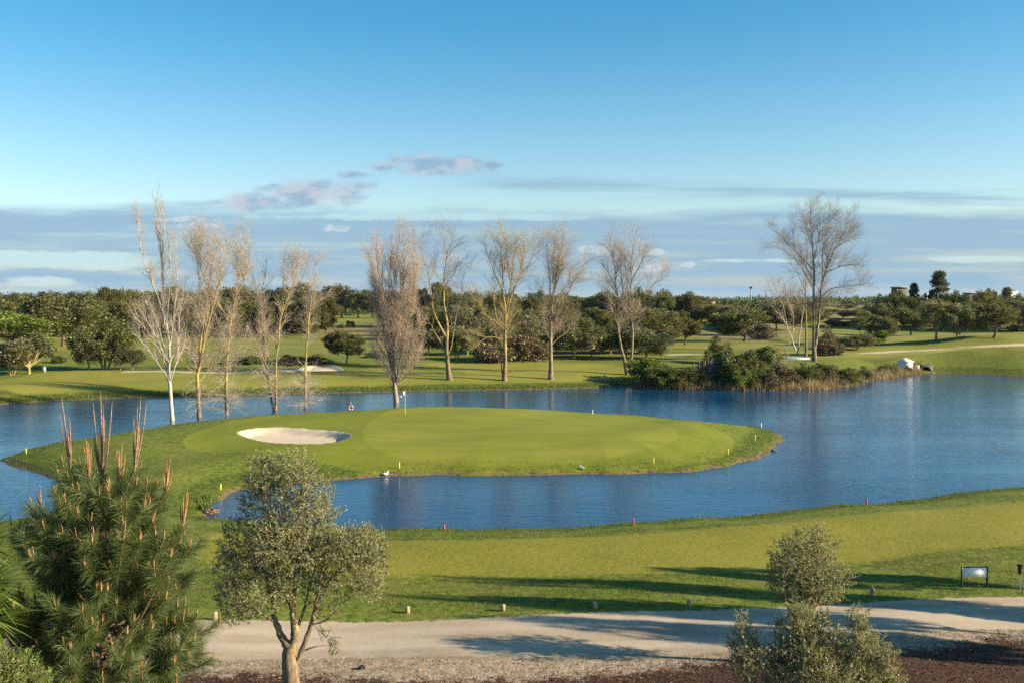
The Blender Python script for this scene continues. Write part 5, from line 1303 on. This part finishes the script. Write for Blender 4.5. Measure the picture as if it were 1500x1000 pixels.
# flag
b = hit(593.5, 605); H = 35 / ppm(b[1])
r = empty('golf_flag', tuple(b), 'white golf flag hanging limp on its thin pole in the green', 'flag')
m = MB(); m.lathe([(.018, H * .48), (.016, H), (.024, H + .01), (0, H + .03)], n=8); m.build('pole', P_white, r, True)
m = MB(); m.lathe([(.020, -.1), (.020, H * .48)], n=8); m.build('lower_pole', P_yel, r, True)
nu, nv = 14, 10; V = []
for i in range(nu):
    for j in range(nv):
        u_, v_ = i / (nu - 1), j / (nv - 1)
        V.append((-.02 - .36 * u_ ** 1.1, .05 * math.sin(u_ * 9 + v_ * 2) + .03 * math.sin(v_ * 5), H - .04 - .40 * v_ - .36 * u_ + .10 * u_ * v_))
Q = [(i * nv + j, (i + 1) * nv + j, (i + 1) * nv + j + 1, i * nv + j + 1) for i in range(nu - 1) for j in range(nv - 1)]
mk('cloth', V, Q, mat=P_white, parent=r, smooth=True)
m = MB(); m.lathe([(.054, .002), (.066, .004), (.066, .012), (.054, .014)], n=14); m.build('hole_rim', P_white, r)
# sign board
b = hit(1427, 860); s_ = 1 / ppm(b[1])
r = empty('sign_board', tuple(b), 'blank pale sign board on dark green posts beside the gravel path', 'sign', None, .03)
wd = 38 * s_
for sx in (-1, 1):
    m = MB(); m.box((sx * wd / 2, 0, 31.5 * s_ / 2 - .1), (.055, .055, 31.5 * s_ + .2), .008); m.build('post', P_dkgreen, r)
m = MB(); m.box((0, 0, 30.6 * s_), (wd - .06, .04, .035), .006); m.build('top_rail', P_dkgreen, r)
m = MB(); m.box((0, -.012, 23 * s_), (wd - .065, .022, 13.4 * s_), .005); m.build('panel', P_panel, r)
m = MB(); m.box((-.19, -.026, 20.5 * s_), (.04, .004, .09), .001); m.build('notice', P_grey, r)
# bin on splayed legs at the right edge
b = hit(1493, 860); s_ = 1 / ppm(b[1])
r = empty('ball_washer', tuple(b), 'black flared canister on a pale splayed stand at the right edge', 'golf equipment')
m = MB(); m.lathe([(0, 20 * s_), (.045, 20 * s_), (.05, 21 * s_), (.065, 29 * s_), (.07, 32 * s_)], n=14); m.build('canister', P_black, r, True)
m = MB(); m.lathe([(.07, 32 * s_), (.115, 33 * s_), (.118, 33.8 * s_), (.10, 34.4 * s_), (0, 34.6 * s_)], n=14); m.build('lid', P_black, r, True)
m = MB(); m.tube([(.06, 0, 30 * s_), (.12, 0, 30 * s_), (.135, 0, 29.5 * s_)], [.014, .016, .014], 8); m.build('knob', P_black, r, True)
m = MB(); m.tube([(0, 0, 13 * s_), (0, 0, 20.5 * s_)], [.024, .022], 8); m.build('pole', P_cream, r, True)
for ang in (-1.75, .15, 2.1):
    m = MB(); m.tube([(0, 0, 14 * s_), (math.cos(ang) * .10, math.sin(ang) * .08, 8 * s_), (math.cos(ang) * .2, math.sin(ang) * .16, -.04)], [.02, .018, .016], 8); m.build('leg', P_cream, r, True)
# lifebuoys
def lifebuoy(b, H, label):
    r = empty('lifebuoy_stand', tuple(b), label, 'lifebuoy', None, .25)
    m = MB(); m.lathe([(.045, -.25), (.045, H * .97), (.03, H), (0, H)], n=10); m.build('post', P_wood, r, True)
    n1, n2 = 28, 10; R1, R2 = .215, .062
    a = np.arange(n1) * 2 * PI / n1; c = np.arange(n2) * 2 * PI / n2
    V = np.stack([(R1 + R2 * np.cos(c)[None]) * np.cos(a)[:, None], -.13 + R2 * np.sin(c)[None] * np.ones((n1, 1)), H * .58 + (R1 + R2 * np.cos(c)[None]) * np.sin(a)[:, None]], -1).reshape(-1, 3)
    Q = [(i * n2 + j, ((i + 1) % n1) * n2 + j, ((i + 1) % n1) * n2 + (j + 1) % n2, i * n2 + (j + 1) % n2) for i in range(n1) for j in range(n2)]
    mk('ring', V, Q, mat=P_orange, parent=r, smooth=True)
    for q in range(4):
        aa = q * PI / 2 + PI / 4
        m = MB(); m.lathe([(R2 * 1.04, -.05), (R2 * 1.06, 0), (R2 * 1.04, .05)], n=12)
        o = m.build('band', P_white, r, True); o.location = (R1 * math.cos(aa), -.13, H * .58 + R1 * math.sin(aa)); o.rotation_euler = (0, -aa, 0)
    m = MB(); m.box((0, -.07, H * .58 + R1), (.05, .10, .06), .008); m.build('hook', P_steel, r)
bb = hit(885, 559); lifebuoy(bb, 1.22, 'orange lifebuoy on a short post on the far bank near the crossing trunks')
p = at_y(514, 594, 100); bb = np.array([p[0], 100.0, float(height(np.array([p[0]]), np.array([100.]))[0])])
top = at_y(514, 588.5, 100)[2]; lifebuoy(bb, top - bb[2], 'orange lifebuoy ring peeping over the back edge of the green left of the flag')
# white water birds
def bird(qx, qy, sc, label, rz):
    b = hit(qx, qy); r = empty('white_bird', tuple(b), label, 'bird', None, rz)
    V = []; n, k = 18, 14
    # one body from tail to beak base: centre line and radii
    cl = [(-.30, 0, .22, .012), (-.24, 0, .20, .05), (-.14, 0, .18, .095), (-.02, 0, .17, .12), (.09, 0, .18, .11), (.155, 0, .22, .075), (.175, 0, .28, .045), (.18, 0, .34, .036), (.185, 0, .385, .036), (.20, 0, .42, .046), (.225, 0, .432, .046), (.25, 0, .425, .034), (.265, 0, .42, .015)]
    P = np.array([c[:3] for c in cl]); R = np.array([c[3] for c in cl])
    V, Q = tubes(P[None], R[None], 12); V = V * sc
    m = MB(); m.add(V, Q); m.build('body', P_feather, r, True)
    m = MB(); m.tube([np.array((.255, 0, .42)) * sc, np.array((.32, 0, .405)) * sc], [.014 * sc, .004 * sc], 6); m.build('beak', P_beak, r)
    for sy in (-1, 1):
        m = MB(); m.tube([np.array((-.01, sy * .04, .10)) * sc, np.array((.0, sy * .045, .04)) * sc, np.array((.0, sy * .045, -.02)) * sc], [.012 * sc] * 3, 6); m.build('leg', P_beak, r)
        nn = 9; a = np.linspace(0, 2 * PI, nn, endpoint=False)
        W = np.array([(-.06 + .17 * math.cos(t), sy * (.112 + .012 * abs(math.cos(t))), .195 + .055 * math.sin(t)) for t in a] + [(-.06, sy * .132, .20)]) * sc
        mk('wing', W, None, [(i, (i + 1) % nn, nn) for i in range(nn)], P_feather, r, True)
    return r
bird(565.5, 696.2, .72, 'white water bird standing at the waterline below a yellow stake', .5)
bird(853, 687, .62, 'smaller white bird on the grass bank in front of the green', 2.6)
# stones and a lump of bark
def stone(name, qx, qy, sz, mat, label, cat):
    b = hit(qx, qy); r = bpy.data.meshes.new(name)
    import bmesh
    bm = bmesh.new(); bmesh.ops.create_icosphere(bm, subdivisions=3, radius=.5)
    ph = rng.random(3) * 6
    for v in bm.verts:
        c = v.co.normalized(); k = 1 + .22 * math.sin(c.x * 5 + ph[0]) * math.sin(c.y * 4 + ph[1]) + .14 * math.sin(c.z * 9 + c.x * 7 + ph[2])
        v.co = Vector((c.x * .5 * sz[0] * k, c.y * .5 * sz[1] * k, c.z * .5 * sz[2] * k + .3 * sz[2]))
    bm.to_mesh(r); bm.free(); r.materials.append(mat); o = bpy.data.objects.new(name, r); C.objects.link(o); o.location = tuple(b); o.rotation_euler = (0, 0, rng.random())
    return tag(o, label, cat)
stone('bark_lump', 530, 979, (.24, .14, .13), P_black, 'dark lump of bark casting a shadow on the sandy verge', 'bark')
stone('rock', 309.5, 751, (.75, .5, .42), P_earth, 'brown rock at the inner tip of the inlet', 'rock')
stone('rock', 1134, 660, (.5, .35, .28), P_earth, 'brown rock at the waterline of the right island tip', 'rock')
# pump house
D = hit(1326, 541)[1]; p = at_y(1326, 541, D); gz = float(height(np.array([p[0]]), np.array([D]))[0]); s_ = D / FPX
r = empty('pump_house', (p[0], D, gz), 'small white pump house with a pyramid roof at the water on the right', 'hut', None, .62)
w2 = 17 * s_ / 2 * .95; zt = at_y(1326, 529.5, D)[2] - gz; za = at_y(1326, 523.5, D)[2] - gz
m = MB(); m.box((0, 0, zt / 2 - .15), (w2 * 2 - .16, w2 * 2 - .16, zt + .3), .02); m.build('wall', P_white, r)
m = MB(); e = w2 + .06
m.add([(-e, -e, zt), (e, -e, zt), (e, e, zt), (-e, e, zt), (-e, -e, zt + .07), (e, -e, zt + .07), (e, e, zt + .07), (-e, e, zt + .07), (0, 0, za)], [(3, 2, 1, 0)] + [(i, (i + 1) % 4, 4 + (i + 1) % 4, 4 + i) for i in range(4)], [(4 + i, 4 + (i + 1) % 4, 8) for i in range(4)]); m.build('roof', P_white, r)
m = MB(); m.box((-.25, -w2 + .06, zt * .36), (.55, .06, zt * .72), .01); m.build('door', P_conc, r)
m = MB(); m.box((-.06, -w2 + .022, zt * .36), (.04, .03, .10), .005); m.build('door_handle', P_steel, r)
plant('bush', 1331, 545, 534, 16, 'dark little bush right in front of the white pump house')
# culvert
D = hit(1357, 545)[1] + .6; p = at_y(1357, 545, D); s_ = D / FPX; zt = at_y(1357, 533, D)[2]
r = empty('culvert', (p[0], D, 0), 'dark arched culvert mouth with a stone sill at the right shore', 'culvert')
ww, hh = 20 * s_, zt; ow, oh = 13 * s_, zt * .72
a = np.linspace(0, PI, 13); inner = [(-ow / 2, .05)] + [(-ow / 2 * math.cos(t), oh * .45 + oh * .55 * math.sin(t)) for t in a] + [(ow / 2, .05)]
outer = [(-ww / 2, .05)] + [(-ww / 2 * math.cos(t) * (1 / max(abs(math.cos(t)), abs(math.sin(t)) + .0)) if abs(math.cos(t)) > .7 else -ww / 2 * math.cos(t) / .75, min(hh, oh * .45 + hh * 1.0 * math.sin(t))) for t in a] + [(ww / 2, .05)]
m = MB(); n = len(inner); V = [(x, 0, z) for x, z in inner] + [(x, 0, z) for x, z in outer] + [(x, .5, z) for x, z in inner] + [(x, .5, z) for x, z in outer]
Q = [(i, i + 1, n + i + 1, n + i) for i in range(n - 1)] + [(n + i, n + i + 1, 3 * n + i + 1, 3 * n + i) for i in range(n - 1)] + [(i, i + 1, 2 * n + i + 1, 2 * n + i) for i in range(n - 1)]
m.add(V, Q); m.build('headwall', P_dgrey, r)
m = MB(); V = [(x, .02, z) for x, z in inner] + [(x, 2.2, z) for x, z in inner]; m.add(V, [(i, i + 1, n + i + 1, n + i) for i in range(n - 1)], [(n, n + i, n + i + 1) for i in range(1, n - 1)]); m.build('barrel', P_dark, r)
m = MB(); m.box((0, -.25, .02), (ww * 1.1, .6, .2), .03); m.build('sill', P_gwood, r)
for qx, l in [(1343.5, 'pale box beside the culvert, nearer the pump house'), (1349.5, 'small pale post beside the culvert mouth')]:
    b = hit(qx, 541); r = empty('pale_box', tuple(b), l, 'box'); hq = .7 if qx < 1345 else .85; wq = .55 if qx < 1345 else .2
    m = MB(); m.box((0, 0, hq / 2), (wq, .4 if wq > .3 else .2, hq), .03); m.build('casing', P_conc, r); m = MB(); m.box((0, 0, hq + .02), (wq + .06, (.4 if wq > .3 else .2) + .06, .05), .01); m.build('lid', P_white, r)
# low flat-roofed shelter with a white fascia
D = 164.0; s_ = D / FPX; p = at_y(1153, 531, D); gz = float(height(np.array([p[0]]), np.array([D]))[0]); zr = at_y(1153, 524, D)[2] - gz
r = empty('flat_roofed_hut', (p[0], D, gz), 'low grey flat roof with a white edge and arched white wall among the bushes', 'hut', None, -.04)
L = 58 * s_; m = MB(); m.box((0, 0, zr), (L, 3.2, .22), .03); m.build('roof', P_grey, r)
m = MB(); m.box((13 * s_, -1.62, zr - .10), (31 * s_, .06, .16), .01); m.build('fascia', P_white, r)
x0 = -16 * s_; w1 = 9 * s_; a = np.linspace(0, PI, 9); inn = [(-.35, 0)] + [(-.35 * math.cos(t), zr * .45 + .25 * math.sin(t)) for t in a] + [(.35, 0)]
out_ = [(-w1 / 2, 0)] + [(-w1 / 2 + w1 * k / 8, zr - .12) for k in range(9)] + [(w1 / 2, 0)]
n = len(inn); V = [(x0 + x, -1.4, z) for x, z in inn] + [(x0 + x, -1.4, z) for x, z in out_] + [(x0 + x, -1.15, z) for x, z in inn]
m = MB(); m.add(V, [(i, i + 1, n + i + 1, n + i) for i in range(n - 1)] + [(i, i + 1, 2 * n + i + 1, 2 * n + i) for i in range(n - 1)]); m.build('arched_wall', P_white, r)
m = MB(); m.box((0, .2, zr / 2 - .2), (L * .9, 2.2, zr + .15), .02); m.build('back_wall', P_conc, r)
for fx in (-.46, .46):
    m = MB(); m.box((L * fx, -1.4, zr / 2 - .1), (.14, .14, zr), .01); m.build('post', P_gwood, r)
# grey palisade of poles
D = hit(1038, 562)[1] + .5; s_ = D / FPX; a0, a1 = at_y(1019, 560, D), at_y(1059, 560, D)
gz = float(height(np.array([a0[0]]), np.array([D]))[0])
r = empty('pole_palisade', (a0[0], D, gz), 'weathered grey palisade of uneven upright poles on the bushy point', 'fence')
n = 15
for i in range(n):
    x = (a1[0] - a0[0]) * (i + rng.uniform(-.25, .25)) / (n - 1); hh = (36 + rng.uniform(-6, 5)) * s_; m = MB()
    dx, dy = rng.normal() * .10, rng.normal() * .08
    m.tube([(x, rng.normal() * .1, -.2), (x + dx * .5, dy * .5, hh * .5), (x + dx, dy, hh)], [.10, .085, .05], 7); m.build('pole', P_gwood, r, True)
for zz in (.3, .72):
    m = MB(); m.box(((a1[0] - a0[0]) / 2, .12, zz * 34 * s_), (a1[0] - a0[0] + .3, .07, .10), .01); m.build('rail', P_gwood, r)
# lectern-like green box on the left lawn
b = hit(64.5, 545); r = empty('green_post_box', tuple(b), 'small pale green box on the lawn edge left of the yellow-trunked tree', 'box')
m = MB(); m.box((0, 0, .42), (.42, .35, .84), .03); m.build('body', simple('pale_green_paint', (.22, .33, .22), .6, .2, 6), r); m = MB(); m.box((0, 0, .87), (.48, .41, .06), .015); m.build('lid', P_dkgreen, r)
# mast and far buildings
def far_at(qx, qy_top, D):
    p = at_y(qx, qy_top, D); g = float(height(np.array([p[0]]), np.array([D]))[0]); return p, g
p, g = far_at(1100, 420, 620.); H = p[2] - g
r = empty('floodlight_mast', (p[0], 620., g), 'tall thin floodlight mast with a round head on the horizon', 'mast')
m = MB(); m.lathe([(.42, 0), (.36, H * .5), (.24, H - .6)], n=12); m.build('pole', P_steel, r, True)
m = MB(); m.lathe([(.25, H - 1.5), (.95, H - 1.2), (1.0, H - .5), (.9, H - .3), (.2, H)], n=16); m.build('head', P_black, r, True)
def house(qx0, qx1, qtop, D, label, wallm, roofm, chim=None, flat=False, name='far_house'):
    p, g = far_at((qx0 + qx1) / 2, qtop, D); H = p[2] - g; Wd = (qx1 - qx0) * D / FPX; r = empty(name, (p[0], D, g), label, 'house', None, .1); dp = Wd * .6
    rh = .35 if flat else min(1.8, H * .3)
    m = MB(); m.box((0, 0, (H - rh) / 2), (Wd, dp, H - rh), .0); m.build('wall', wallm, r)
    m = MB(); e = .35
    if flat: m.box((0, 0, H - rh / 2), (Wd + 1, dp + 1, rh), .05)
    else: m.add([(-Wd / 2 - e, -dp / 2 - e, H - rh), (Wd / 2 + e, -dp / 2 - e, H - rh), (Wd / 2 + e, dp / 2 + e, H - rh), (-Wd / 2 - e, dp / 2 + e, H - rh), (-Wd / 2 - e, 0, H), (Wd / 2 + e, 0, H)], [(0, 1, 5, 4), (2, 3, 4, 5), (3, 2, 1, 0)], [(3, 0, 4), (1, 2, 5)])
    rf = m.build('roof', roofm, r)
    if chim: m = MB(); m.box((Wd * chim, 0, H), (1.1, 1.1, 3.4), .05); m.build('chimney', wallm, rf)
    for k in range(2):
        m = MB(); m.box((Wd * (-.22 + .44 * k), -dp / 2 - .01, (H - rh) * .7), (Wd * .16, .06, 1.4), .01); m.build('window', P_dark, r)
P_terra = simple('terracotta_tiles', (.23, .13, .085), .8, .3, 2)
house(1352, 1366, 437, 330., 'white house with a chimney among the trees left of the tall conifer', P_white, P_terra, -.2)
house(1308, 1327, 420.5, 420., 'flat-roofed grey building above the dome-shaped pine', P_dgrey, P_grey, None, True)
house(1038, 1047, 442, 560., 'tiny white house on the horizon right of the darkest pine', P_white, P_terra)
house(1413, 1428, 429, 460., 'long low pale building behind the trees on the right skyline', P_gwood, P_grey, None, True)
house(1470, 1488, 425, 700., 'pale apartment block at the right end of the horizon', P_conc, P_grey, None, True)
# trees just beyond the right edge whose shade lies on the path and the rough
def shade_tree(x, y, H, Wd, label, key='cork'):
    v = PROTO[key]; root, h0, w0 = v[int(x) % len(v)]
    o = copy_thing(root, (x, y, float(height(np.array([x]), np.array([y]))[0])), (Wd / w0, Wd / w0, H / h0), rng.random() * 6, label, 'tree', 'shade trees beyond the right edge'); o.name = 'shade_tree'
for x, y, H, Wd, k_ in SHADE:
    shade_tree(x, y, H, Wd, 'tree beyond the right edge whose long shadow lies across the path and rough', k_)
